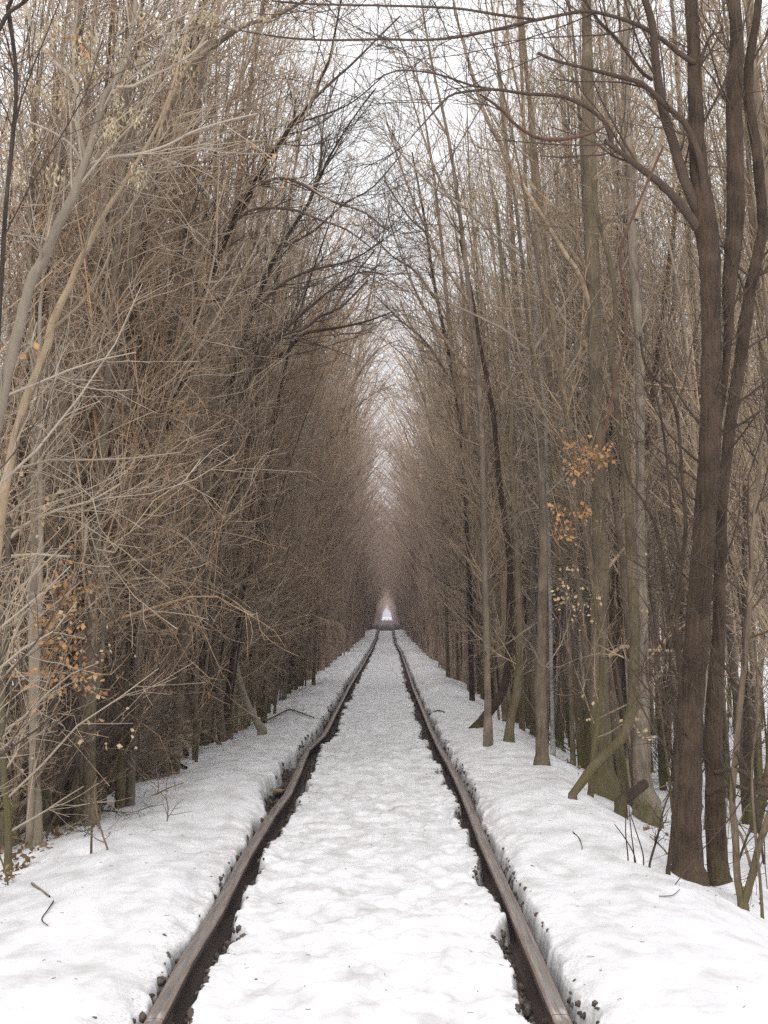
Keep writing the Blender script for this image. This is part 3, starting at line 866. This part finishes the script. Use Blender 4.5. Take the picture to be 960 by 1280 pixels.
hero('sapling', 'olive forked sapling with a short foot in the snow right of the double trunk', None, [
    (0, .1, [(929, 1132, 12), (922, 1100, 9), (919, 1040, 9), (915, 1000, 8), (920, 940, 8), (925, 880, 8), (932, 820, 8), (938, 740, 7), (940, 680, 6), (948, 600, 5), (955, 500, 4)]),
    (0, -.2, [(929, 1132, 11), (940, 1095, 10), (948, 1060, 9), (962, 1020, 9), (985, 960, 7)]),
    (0, .2, [(920, 940, 5), (940, 975, 4), (948, 1030, 4), (955, 1080, 3)]),
], 'grey', 'twig_dark', .8, root=(930, 1131), trunks=2)
hero('sapling', 'single thin grey shoot beside the olive forked sapling', None, [
    (0, .1, [(953, 1146, 4), (950, 1100, 4), (944, 1040, 3.5), (940, 960, 3), (948, 880, 3), (944, 800, 2)])], 'grey', 'twig_dark', .5, root=(953, 1145))

# -- left side
hero('bare_tree', 'thick pale tan stem leaning in from the left edge and forking high up', 8.3, [
    (-.1, 0, [(-60, 1000, 18), (-40, 800, 17), (-18, 620, 16), (0, 510, 16), (14, 445, 15), (25, 405, 14), (37, 357, 14), (57, 318, 14), (72, 282, 13), (92, 245, 12), (102, 215, 11), (107, 200, 10), (115, 175, 9), (125, 140, 8), (132, 117, 8), (147, 97, 7), (160, 67, 6), (167, 25, 6), (171, -20, 5)]),
    (0, .1, [(106, 202, 8), (102, 180, 7), (96, 150, 6), (96, 105, 6), (82, 90, 5), (62, 72, 5), (50, 52, 5), (40, 35, 4), (28, -10, 4)]),
    (0, -.2, [(108, 206, 4), (140, 196, 4), (175, 192, 3.5), (212, 180, 3), (240, 165, 3), (280, 152, 2.5), (322, 142, 2)]),
    (0, .1, [(101, 200, 4), (88, 180, 3), (62, 163, 3), (30, 150, 2.5)]),
    (0, -.2, [(138, 108, 4), (165, 108, 4), (190, 95, 3.5), (225, 78, 3), (260, 50, 2)]),
], 'pale', 'twig_pale', .9, bias=(.2, 0, .05), leaf=[('seed_clumps', 'seed', [(100, 60), (150, 130), (170, 150), (60, 110), (45, 100), (85, 120), (130, 160), (55, 40), (120, 45), (175, 30), (20, 215), (65, 210), (170, 205), (35, 175), (140, 150), (110, 80), (70, 25), (150, 60)], 700, .028, .036),
                                                    ('dead_leaves', 'leaf_orange', [(97, 72), (90, 65), (102, 82)], 16, .02, .03)])
hero('bare_tree', 'second pale leaning stem below the thick tan one on the left', 8.9, [
    (0, 0, [(-25, 1000, 13), (-15, 800, 13), (5, 620, 12), (25, 525, 12), (42, 475, 11), (57, 440, 11), (67, 400, 11), (85, 362, 9), (100, 325, 8), (107, 315, 8), (120, 287, 7), (135, 260, 6), (160, 220, 5), (190, 170, 4), (215, 110, 3), (235, 30, 3)]),
    (0, -.3, [(67, 410, 5), (85, 395, 4), (105, 375, 3.5), (125, 345, 3), (140, 310, 2)]),
], 'pale', 'twig_pale', 1.1, bias=(.2, 0, .05), leaf=[('dead_leaves', 'leaf_orange', [(42, 443), (45, 450)], 6, .01, .04)])
hero('bare_tree', 'thin dark upright stem at the top left corner', 7.6, [
    (0, 0, [(-25, 1000, 8), (-12, 600, 7), (0, 380, 6), (4, 312, 6), (8, 250, 6), (15, 180, 5.5), (20, 120, 5), (19, 75, 5), (12, 25, 6), (10, 10, 6), (22, -15, 5)]),
    (0, -.1, [(-8, 42, 7), (0, 35, 7), (10, 17, 6), (30, 3, 5), (45, -12, 4)])], 'dark', 'twig_dark', .7)
hero('sapling', 'slim mossy stem with its foot in the snow at the left edge', None, [
    (0, 0, [(10, 1083, 10), (10, 1015, 9), (5, 975, 9), (3, 910, 8), (5, 825, 8), (10, 775, 8), (11, 725, 7.5), (10, 675, 7), (22, 640, 6), (40, 590, 5), (62, 540, 4), (80, 490, 3)]),
    (0, 0, [(10, 675, 5), (25, 660, 4), (52, 645, 3.5), (80, 635, 3), (115, 625, 2.5), (150, 605, 2)]),
    (0, 0, [(14, 695, 4), (45, 693, 3), (88, 696, 3)]),
], 'mossy', 'twig_pale', 1.0, root=(10, 1082), bias=(.3, 0, .1))
hero('bare_tree', 'mossy green branching stem bowed low over the snow on the left', 11.2, [
    (0, .2, [(5, 1016, 8), (20, 1008, 9), (50, 997, 10), (67, 980, 9), (80, 957, 9), (92, 930, 8), (105, 905, 7), (120, 865, 6), (128, 820, 5), (130, 760, 4)]),
], 'mossy', 'twig_dark', .9, root=(10, 1020), bias=(-.1, 0, .15), leaf=[('dead_leaves', 'leaf_orange', [(70, 800), (66, 790), (75, 820), (60, 780), (55, 850), (15, 850), (100, 840), (80, 815), (72, 730), (85, 740)], 300, .085, .045),
                                                  ('dead_leaves', 'leaf_tan', [(20, 920), (60, 740), (75, 720), (30, 620), (45, 640), (10, 610), (120, 790), (105, 845), (140, 905)], 150, .12, .04)])
hero('bare_tree', 'dark mossy upright stem amid the tangle on the left', 13, [
    (0, .3, [(150, 975, 9), (152, 920, 8), (156, 870, 7), (160, 820, 7), (162, 760, 7), (158, 680, 7), (165, 635, 6), (178, 590, 5), (185, 500, 4), (200, 420, 3)])], 'mossy', 'twig_left', 1.4, root=(150, 972), bias=(.2, 0, .1))
hero('bare_tree', 'snapped olive stem slanting right with a broken pale top on the left', 11.6, [
    (0, .1, [(20, 985, 8), (35, 880, 8), (48, 820, 7), (62, 785, 7), (80, 747, 7), (92, 717, 6), (105, 693, 6)]),
    (0, 0, [(105, 695, 5), (107, 675, 5), (108, 655, 4)])], 'pale', 'twig_pale', 1.0, root=(20, 985), bias=(.25, 0, .1))
hero('bare_tree', 'crooked pale trunk leaning left over the left snow edge', 21.5, [
    (0, .2, [(328, 912, 10), (320, 900, 9), (312, 887, 8.5), (302, 860, 8), (295, 830, 7.5), (289, 790, 7), (284, 750, 6), (280, 700, 5), (281, 650, 5), (290, 600, 4), (300, 540, 3)])], 'pale', 'twig_pale', .8, root=(326, 911))
for (px, py, w, tilt, lab, mt) in ((206, 972, 10, -2, 'short mossy trunk by the fallen logs on the left', 'mossy'),
                                  (267, 912, 10, 6, 'dark straight trunk just left of the paired trunks at the left snow edge', 'dark'),
                                  (283, 914, 11, 2, 'grey trunk of the pair at the left snow edge', 'grey'),
                                  (305, 910, 9, -4, 'slim trunk beside the foot of the crooked pale trunk', 'grey')):
    hero('bare_tree', lab, None, [(0, .3, [(px, py, w * 1.2), (px + tilt * .3, py - 40, w), (px + tilt, py - 130, w * .85), (px + tilt * 2, py - 260, w * .7), (px + tilt * 4, py - 420, w * .5), (px + tilt * 7, py - 560, w * .3)])],
         mt, 'twig_left', 1.5, root=(px, py - 1), bias=(.25, 0, .1))
hero('bare_tree', 'dark tree leaning over the track with long bare forked limbs against the sky', 12.8, [
    (1.8, -.5, [(150, 980, 8), (175, 750, 8), (205, 560, 7), (240, 420, 7), (270, 330, 6.5), (300, 260, 6.5), (330, 207, 6), (350, 180, 5.5), (365, 155, 5.5), (380, 140, 5), (392, 124, 5), (400, 100, 4), (412, 75, 3.5), (417, 50, 3), (425, 7, 2.5), (430, -20, 2)]),
    (-.5, -.9, [(392, 124, 4), (415, 102, 3.5), (440, 80, 3), (465, 55, 2.5), (500, 20, 2)]),
    (-.2, -.8, [(315, 235, 4), (350, 222, 4), (380, 232, 3.5), (415, 252, 3), (455, 265, 2.5), (480, 285, 1.5)]),
    (-.2, -.9, [(285, 285, 4), (315, 262, 4), (365, 262, 3.5), (400, 275, 3), (435, 288, 2.5), (470, 315, 1.5)]),
    (-.4, -1, [(365, 155, 3), (400, 145, 2.5), (440, 128, 2), (478, 96, 1.5)]),
    (-.2, .4, [(250, 385, 5), (235, 300, 4.5), (232, 200, 4), (245, 100, 3), (250, 0, 2)]),
], 'dark', 'twig_dark', 1.5, bias=(.1, 0, .05))
hero('bare_tree', 'dark stem with arching boughs reaching right in mid-height of the left wall', 20, [
    (0, 0, [(255, 905, 9), (262, 700, 8), (272, 580, 7), (285, 510, 6), (307, 480, 6), (320, 465, 5.5), (335, 449, 5), (350, 445, 5), (365, 432, 4.5), (380, 417, 4), (420, 410, 3.5), (457, 402, 2.5), (490, 390, 1.5)]),
    (0, 0, [(265, 470, 4), (270, 440, 4), (285, 444, 4), (320, 430, 4), (355, 419, 4), (380, 412, 3.5), (400, 395, 3.5), (425, 385, 3), (460, 350, 2)]),
], 'dark', 'twig_dark', 1.6, bias=(.3, 0, .1))
hero('bare_tree', 'grey leaning stem with a dark knot crossing the top of the left wall', 10.5, [
    (3, 0, [(60, 1000, 8), (100, 700, 8), (150, 400, 8), (190, 200, 8), (240, 85, 8), (265, 60, 8), (297, 36, 7), (320, 27, 5), (352, 17, 4), (390, -5, 3)]),
    (0, -.3, [(297, 38, 5), (270, 32, 3), (240, 35, 3), (200, 45, 2)]),
    (0, .3, [(190, 200, 5), (215, 120, 5), (260, 40, 4), (300, -20, 3)]),
], 'grey', 'twig_left', 1.5, bias=(.15, 0, .1), leaf=[('seed_clumps', 'seed', [(200, 30), (220, 60), (180, 70), (250, 20), (310, 10), (160, 90), (230, 90), (260, 10), (330, 20)], 380, .035, .042), ('dead_leaves', 'leaf_orange', [(307, 185), (310, 205), (357, 228), (330, 180)], 14, .03, .035)])

hero('bare_tree', 'dark left tree whose fine twigs fan across the open sky above the rails', 17, [
    (3, 0, [(235, 930, 7), (255, 700, 6), (285, 500, 5.5), (320, 380, 5), (350, 310, 5), (385, 255, 4), (410, 200, 3), (440, 150, 2), (470, 110, 1.5)]),
    (0, -.8, [(325, 380, 4), (360, 350, 4), (400, 335, 3), (440, 325, 2.5), (480, 300, 1.5)]),
    (0, -.5, [(350, 310, 4), (390, 290, 3), (430, 255, 2.5), (465, 235, 2), (500, 195, 1.5)]),
    (0, .5, [(300, 500, 5), (330, 440, 4), (370, 400, 3.5), (410, 365, 3), (450, 340, 2), (485, 345, 1.5)]),
    (0, .3, [(385, 255, 3), (400, 205, 2.5), (405, 150, 2), (425, 90, 1.5)])], 'dark', 'twig_dark', 3.4, bias=(.25, 0, .1))
hero('bare_tree', 'slender left tree arching fine brown twigs toward the middle of the sky gap', 24, [
    (2, 0, [(330, 880, 6), (345, 700, 5.5), (362, 560, 5), (385, 460, 4), (410, 400, 3), (440, 350, 2), (470, 310, 1.5)]),
    (.5, 0, [(370, 520, 3.5), (405, 470, 3), (435, 430, 2), (468, 400, 1.5)]),
    (0, 0, [(400, 425, 3), (430, 400, 2), (465, 365, 1.5), (490, 350, 1)]),
    (0, 0, [(385, 460, 3), (395, 400, 2.5), (410, 330, 2), (440, 270, 1.5)])], 'grey', 'twig_left', 3.2, bias=(.25, 0, .05))
hero('bare_tree', 'slender tree far along the left wall bowing over the rails under the sky gap', 36, [
    (2, 0, [(392, 850, 4), (400, 700, 4), (412, 590, 3.5), (430, 510, 3), (450, 465, 2.5), (475, 435, 1.5), (500, 425, 1)]),
    (0, 0, [(420, 550, 2.5), (445, 510, 2), (470, 490, 1.5), (495, 480, 1)]),
    (0, 0, [(430, 510, 2.5), (440, 460, 2), (460, 420, 1.5), (485, 395, 1)])], 'grey', 'twig_left', 4, bias=(.3, 0, .05))
hero('bare_tree', 'slender tree far along the right wall bowing over the rails under the sky gap', 40, [
    (2, 0, [(560, 835, 4), (556, 700, 4), (548, 600, 3.5), (535, 520, 3), (520, 470, 2.5), (500, 440, 1.5), (478, 425, 1)]),
    (0, 0, [(545, 570, 2.5), (525, 520, 2), (505, 500, 1.5), (480, 490, 1)]),
    (0, 0, [(535, 520, 2.5), (530, 460, 2), (515, 410, 1.5), (490, 375, 1)])], 'grey', 'twig_right', 4, bias=(-.3, 0, .05))
hero('bare_tree', 'tall slim tree of the right wall with pale twigs reaching left across the open sky', 19, [
    (0, 0, [(610, 900, 9), (606, 700, 8), (600, 500, 7), (588, 380, 6), (575, 270, 5), (560, 170, 4), (540, 80, 3), (525, -10, 2)]),
    (0, -.6, [(588, 380, 4), (555, 330, 3.5), (525, 270, 3), (500, 205, 2), (480, 140, 1.5)]),
    (0, .4, [(600, 480, 4), (560, 430, 3.5), (530, 385, 3), (505, 330, 2), (485, 270, 1.5)]),
    (0, .4, [(575, 270, 3), (545, 215, 3), (520, 140, 2), (500, 70, 1.5)]),
    (0, .2, [(560, 170, 3), (530, 120, 2.5), (500, 50, 2), (480, 0, 1.5)])], 'grey', 'twig_right', 3.0, bias=(-.25, 0, .12))
hero('bare_tree', 'farther tree of the right wall with a fan of thin dark twigs over the track', 27, [
    (3, 0, [(590, 850, 5), (586, 700, 5), (574, 520, 4.5), (558, 430, 4.5), (542, 350, 4), (530, 270, 3), (515, 190, 2)]),
    (0, 0, [(560, 470, 3.5), (530, 425, 3), (500, 400, 2), (470, 370, 1.5)]),
    (0, 0, [(548, 380, 3.5), (520, 340, 3), (490, 320, 2), (462, 290, 1.5)]),
    (0, 0, [(532, 290, 3), (510, 270, 2), (480, 225, 1.5)])], 'dark', 'twig_dark', 3.2, bias=(-.25, 0, .1))

# ------------------------------------------------------------------ small things lying on or standing in the snow


def stick(label, pts, w, m='wood', name='stick', lift=.012, root=None, twig=0, cat='stick', dy=0):
    """pts in the picture; every point is dropped on the snow (lying) or stands up from root"""
    g = np.random.default_rng(len(label))
    if root is None:
        P = np.array([ground(a, b) + np.array((0, 0, lift)) for a, b in pts])
    else:
        Y = ground(*root)[1]
        P = np.array([at(a, b, Y + dy * i / max(1, len(pts) - 1)) for i, (a, b) in enumerate(pts)])
        P = np.concatenate([P[:1] - np.array((0, 0, .12)), P])
    base = P[0].copy()
    n = max(6, len(P) * 3)
    P = resample(P, n)
    Y = P[:, 1].mean()
    R = np.linspace(w, w * .55, n) * Y / F * .5
    parts = [tubes((P)[None], R[None], 7)]
    if twig:
        b1, q1 = grow(P[None], R[None], twig, .3, .98, .8, .3, .16, .3, .3, 5, .6, .0018, .004, .05, .2, R_=g)
        b2, q2 = grow(b1, q1, 3, .2, .98, .8, .3, .06, .3, .3, 3, .7, .0014, .003, .05, .2, R_=g)
        parts += [tubes(b1, q1, 4), tubes(b2, q2, 3)]
    V, Fq = merge(parts)
    o = link(name, mesh_from(name, V - base, Fq, smooth=True, mats=[M[m]]), label=label, category=cat)
    o.location = base
    return o


stick('short dark straight stick lying alone on the left snow', [(40, 1107), (62, 1123)], 4)
stick('thin crooked twig lying on the snow below the short dark stick', [(67, 1129), (60, 1140), (52, 1152), (60, 1160)], 2, 'dark', 'twig', cat='twig')
stick('dark shoot standing at the left edge beside the slim mossy stem', [(10, 1108), (5, 1085), (-1, 1068)], 3, 'grey', 'twig', root=(10, 1107), cat='twig')
stick('stubby cut stalk standing in the left snow', [(114, 1064), (115, 1024)], 4, 'mossy', 'plant_stalk', root=(114, 1063), cat='stalk')
stick('grey bramble shoot sprawling over the snow beside the stubby stalk', [(135, 1064), (127, 1040), (120, 1010), (118, 990)], 3, 'grey', 'bramble', root=(135, 1063), twig=16, cat='bramble')
stick('low budded bramble runner lying right of the stubby stalk', [(120, 1020), (140, 1022), (165, 1024), (190, 1015)], 2, 'grey', 'bramble', lift=.05, twig=18, cat='bramble')
stick('small budded runner lying left of the stubby stalk', [(118, 1040), (105, 1046), (92, 1046)], 2, 'grey', 'bramble', lift=.04, twig=9, cat='bramble')
stick('little upright weed standing alone on the left snow', [(209, 1027), (210, 1010), (207, 993)], 2, 'grey', 'weed', root=(209, 1027), twig=5, cat='weed')
stick('long thin curved twig lying on the snow near the left trees', [(30, 1025), (50, 1030), (75, 1028), (100, 1033)], 2, 'grey', 'twig', cat='twig')
stick('grey branch lying from the left trees toward the rail', [(330, 905), (345, 898), (362, 890), (378, 895), (392, 900)], 2.5, 'grey', 'fallen_branch', lift=.04, twig=8, cat='branch')
for lab, pts in (('leftmost upright stem of the thin stalks left of the forked tree', [(785, 1071), (782, 1040), (783, 1008)]),
                 ('middle upright stem of the thin stalks left of the forked tree', [(793, 1073), (789, 1040), (786, 1008)]),
                 ('stem leaning left across the thin stalks left of the forked tree', [(794, 1073), (784, 1052), (768, 1030)]),
                 ('rightmost thin stalk of the cluster left of the forked tree', [(804, 1069), (797, 1045), (788, 1018)])):
    stick(lab, pts, 2, 'dark', 'plant_stalk', root=pts[0], cat='stalk')
stick('dark branched shoot leaning against the foot of the forked tree', [(812, 1081), (822, 1045), (830, 1010), (838, 990)], 3.5, 'dark', 'twig', root=(812, 1080), twig=7, cat='twig')
stick('straight bare stick slanting at the left foot of the forked tree', [(834, 1068), (823, 1055), (812, 1045)], 3, 'wood', 'stick', root=(834, 1068))
stick('hair-thin curled stem lying on the right snow bank', [(716, 1042), (724, 1050), (728, 1062), (727, 1064)], 1.4, 'dark', 'twig', cat='twig')
stick('fine pale stem lying on the snow below the forked tree', [(824, 1123), (840, 1122), (850, 1114)], 1.4, 'grey', 'twig', cat='twig')
stick('thin twig lying by the far left of the right groove, on the right bank', [(538, 893), (547, 889), (556, 891)], 2, 'dark', 'twig', cat='twig')
stick('weathered square log lying at the left trees, end toward the track', [(205, 945), (235, 939), (266, 935)], 8, 'wood', 'log', lift=.08, cat='log')
stick('grey pole slanting down to the snow above the square log', [(276, 932), (262, 919), (245, 908)], 6, 'grey', 'log', root=(276, 931), cat='log')
stick('dark rotten branch lying in front of the square log', [(212, 950), (222, 956), (233, 962)], 6, 'dark', 'log', lift=.02, cat='log')
stick('pale bleached stick propped in the left tangle', [(85, 985), (100, 965), (122, 945)], 5, 'pale', 'stick', root=(85, 985))

# board melted out beside the left rail
p = ground(346, 983); q = ground(361, 977)
V, Fq = box_vf((0, 0, 0), (float(np.linalg.norm(q - p)) + .1, .11, .03))
pl = link('plank', mesh_from('plank', V, Fq, mats=[M['wood']]), label='grey broken board in the bare patch beside the left rail', category='plank')
c = (p + q) / 2
pl.location = (c[0], c[1], float(elev(c[1])) - .06); pl.rotation_euler = (.1, .12, math.atan2(q[1] - p[1], q[0] - p[0]))
bv = pl.modifiers.new('bevel', 'BEVEL'); bv.width = .004

# fallen branches leaning in the foot of the left wall
fb = []
for i in range(6):
    g = np.random.default_rng(700 + i)
    P = np.zeros((1, 8, 3)); d = nrm(np.array((1., 0, .1)))
    for j in range(1, 8):
        P[0, j] = P[0, j - 1] + d * .22
        d = nrm(d + g.normal(0, .12, 3))
    R = np.linspace(.016, .005, 8)[None] * g.uniform(.7, 1.3)
    b1, q1 = grow(P, R, 7, .15, .98, .8, .3, .5, .4, .3, 5, .6, .003, .008, .02, .2, R_=g)
    b2, q2 = grow(b1, q1, 4, .15, .98, .8, .3, .25, .4, .3, 4, .6, .002, .005, .02, .2, R_=g)
    fb.append(mesh_from('fallen_branch', *merge([tubes(P, R, 6), tubes(b1, q1, 4), tubes(b2, q2, 3)]), smooth=True, mats=[M[('wood', 'dark', 'twig_pale')[i % 3]]]))
for k in range(54):
    left = k < 42
    y = random.uniform(11, 30) if left else random.uniform(12, 28)
    x = -random.uniform(2.6, 4.2) if left else random.uniform(2.3, 4.2)
    o = link('fallen_branch', random.choice(fb), label='dead branch fallen among the trunks at the foot of the %s trees' % ('left' if left else 'right'), category='branch', group='dead branches under the %s trees' % ('left' if left else 'right'))
    o.location = (x, y, float(snow_base(x, y)) + .01)
    o.rotation_euler = (random.uniform(-3, 3), -random.uniform(-.1, 1.0), random.uniform(-PI, PI))
    sc = random.uniform(.5, 1.1); o.scale = (sc, sc, sc)

# dead leaves on the ground under the trees
n = 9000
y = 9 + 36 * rng.random(n) ** 1.4; lf = rng.random(n) < .8
x = np.where(lf, -(2.3 + 4.5 * rng.random(n) ** 1.3), 2.0 + 5 * rng.random(n))
ok = (fbm(x * .9, y * .45, 91, 3) + .12 * lf * (x < -2.6) + rng.normal(0, .12, n)) > .12
x, y = x[ok], y[ok]
z = np.maximum(snow_z(x, y), np.where(np.abs(x - CX) > 2.3, snow_base(x, y) - .07, -9)) + .012
V, Fq = leaves(np.stack([x, y, z], -1), len(x), .0, .055, rng, .1)
c = np.stack([x, y, z], -1)
V, Fq = leaves(c, len(x) * 2, .012, .05, rng, .0, .36)
link('leaf_litter', mesh_from('leaf_litter', V, Fq, mats=[M['litter']]), kind='stuff', category='leaf litter', label='dead brown leaves lying under the trees')

# crumbs of bark and twig on the snow
n = 380
y = 5.5 + 24 * rng.random(n) ** 1.3; x = rng.uniform(-2.6, 2.2, n)
ok = melt(x, y) < .02
x, y = x[ok], y[ok]; n = len(x)
a = rng.random(n) * 2 * PI; ln = rng.uniform(.004, .022, n) * np.where(rng.random(n) < .06, 2.2, .8)
z = snow_base(x, y) + .004
d = np.stack([np.cos(a), np.sin(a), 0 * a], -1) * ln[:, None]
c = np.stack([x, y, z], -1)
P = np.stack([c - d, c + d * .1 + rng.normal(0, .002, (n, 3)), c + d], 1)
V, Fq = tubes(P, np.full((n, 3), .0014), 3)
link('forest_litter', mesh_from('forest_litter', V, Fq, mats=[M['twig_dark']]), kind='stuff', category='litter', label='crumbs of bark and twig scattered over the snow')

# ------------------------------------------------------------------ light: overcast
SUN_EL, SUN_AZ = math.radians(25), math.radians(186)     # azimuth from +Y clockwise: behind the camera
w = bpy.data.worlds.new('World'); scene.world = w; w.use_nodes = True
nt = w.node_tree; N, Lk = nt.nodes, nt.links
bg = N['Background']
sky = N.new('ShaderNodeTexSky'); sky.sky_type = 'NISHITA'; sky.sun_disc = False
sky.sun_elevation = SUN_EL; sky.sun_rotation = SUN_AZ; sky.air_density = 1.5; sky.dust_density = 4
tc = N.new('ShaderNodeTexCoord'); sp = N.new('ShaderNodeSeparateXYZ'); Lk.new(tc.outputs['Generated'], sp.inputs[0])
# cloud deck: brighter overhead, as an overcast sky is
mr = N.new('ShaderNodeMapRange'); mr.inputs['From Min'].default_value = 0; mr.inputs['From Max'].default_value = 1
mr.inputs['To Min'].default_value = 7.0; mr.inputs['To Max'].default_value = 19.0
Lk.new(sp.outputs['Z'], mr.inputs['Value'])
nz = N.new('ShaderNodeTexNoise'); nz.inputs['Scale'].default_value = 3; nz.inputs['Detail'].default_value = 5; Lk.new(tc.outputs['Generated'], nz.inputs['Vector'])
nm = N.new('ShaderNodeMapRange'); nm.inputs['To Min'].default_value = .88; nm.inputs['To Max'].default_value = 1.12; Lk.new(nz.outputs[0], nm.inputs['Value'])
ml = N.new('ShaderNodeMath'); ml.operation = 'MULTIPLY'; Lk.new(mr.outputs[0], ml.inputs[0]); Lk.new(nm.outputs[0], ml.inputs[1])
cl = N.new('ShaderNodeVectorMath'); cl.operation = 'SCALE'; cl.inputs[0].default_value = (.99, .985, 1.0); Lk.new(ml.outputs[0], cl.inputs['Scale'])
mx = N.new('ShaderNodeMixRGB'); mx.inputs[0].default_value = .88
Lk.new(sky.outputs[0], mx.inputs[1]); Lk.new(cl.outputs[0], mx.inputs[2]); Lk.new(mx.outputs[0], bg.inputs['Color'])
bg.inputs['Strength'].default_value = .085

sl = bpy.data.lights.new('sun', 'SUN'); sl.energy = 1.5; sl.angle = math.radians(24); sl.color = (1, .965, .92)
so = bpy.data.objects.new('sun', sl); COL.objects.link(so)
dirv = Vector((math.sin(SUN_AZ) * math.cos(SUN_EL), math.cos(SUN_AZ) * math.cos(SUN_EL), math.sin(SUN_EL)))
so.rotation_euler = dirv.to_track_quat('Z', 'Y').to_euler()

HAZE = .0006
if HAZE:
    V, Fq = box_vf((0, 420, 10), (1300, 1100, 26))
    hz = mesh_from('haze', V, Fq)
    m = bpy.data.materials.new('haze_air'); m.use_nodes = True
    for nn in list(m.node_tree.nodes):
        if nn.type == 'BSDF_PRINCIPLED':
            m.node_tree.nodes.remove(nn)
    pv = m.node_tree.nodes.new('ShaderNodeVolumePrincipled')
    pv.inputs['Color'].default_value = (.84, .80, 1, 1); pv.inputs['Density'].default_value = HAZE
    m.node_tree.links.new(pv.outputs[0], [n for n in m.node_tree.nodes if n.type == 'OUTPUT_MATERIAL'][0].inputs['Volume'])
    hz.materials.append(m)
    link('haze', hz, kind='stuff', category='haze', label='thin pale winter haze filling the far end of the track')

# ------------------------------------------------------------------ render settings
scene.render.engine = 'CYCLES'
cy = scene.cycles
cy.max_bounces = 4; cy.diffuse_bounces = 3; cy.glossy_bounces = 1; cy.transmission_bounces = 0; cy.transparent_max_bounces = 4; cy.volume_bounces = 0
cy.use_denoising = False; cy.denoiser = 'OPENIMAGEDENOISE'; cy.denoising_prefilter = 'ACCURATE'; cy.denoising_input_passes = 'RGB_ALBEDO_NORMAL'
cy.sample_clamp_indirect = 4
cy.filter_width = 1.5
scene.view_settings.view_transform = 'Standard'
scene.view_settings.look = 'None'
scene.view_settings.exposure = .57
scene.view_settings.gamma = 1
scene.view_settings.use_curve_mapping = False
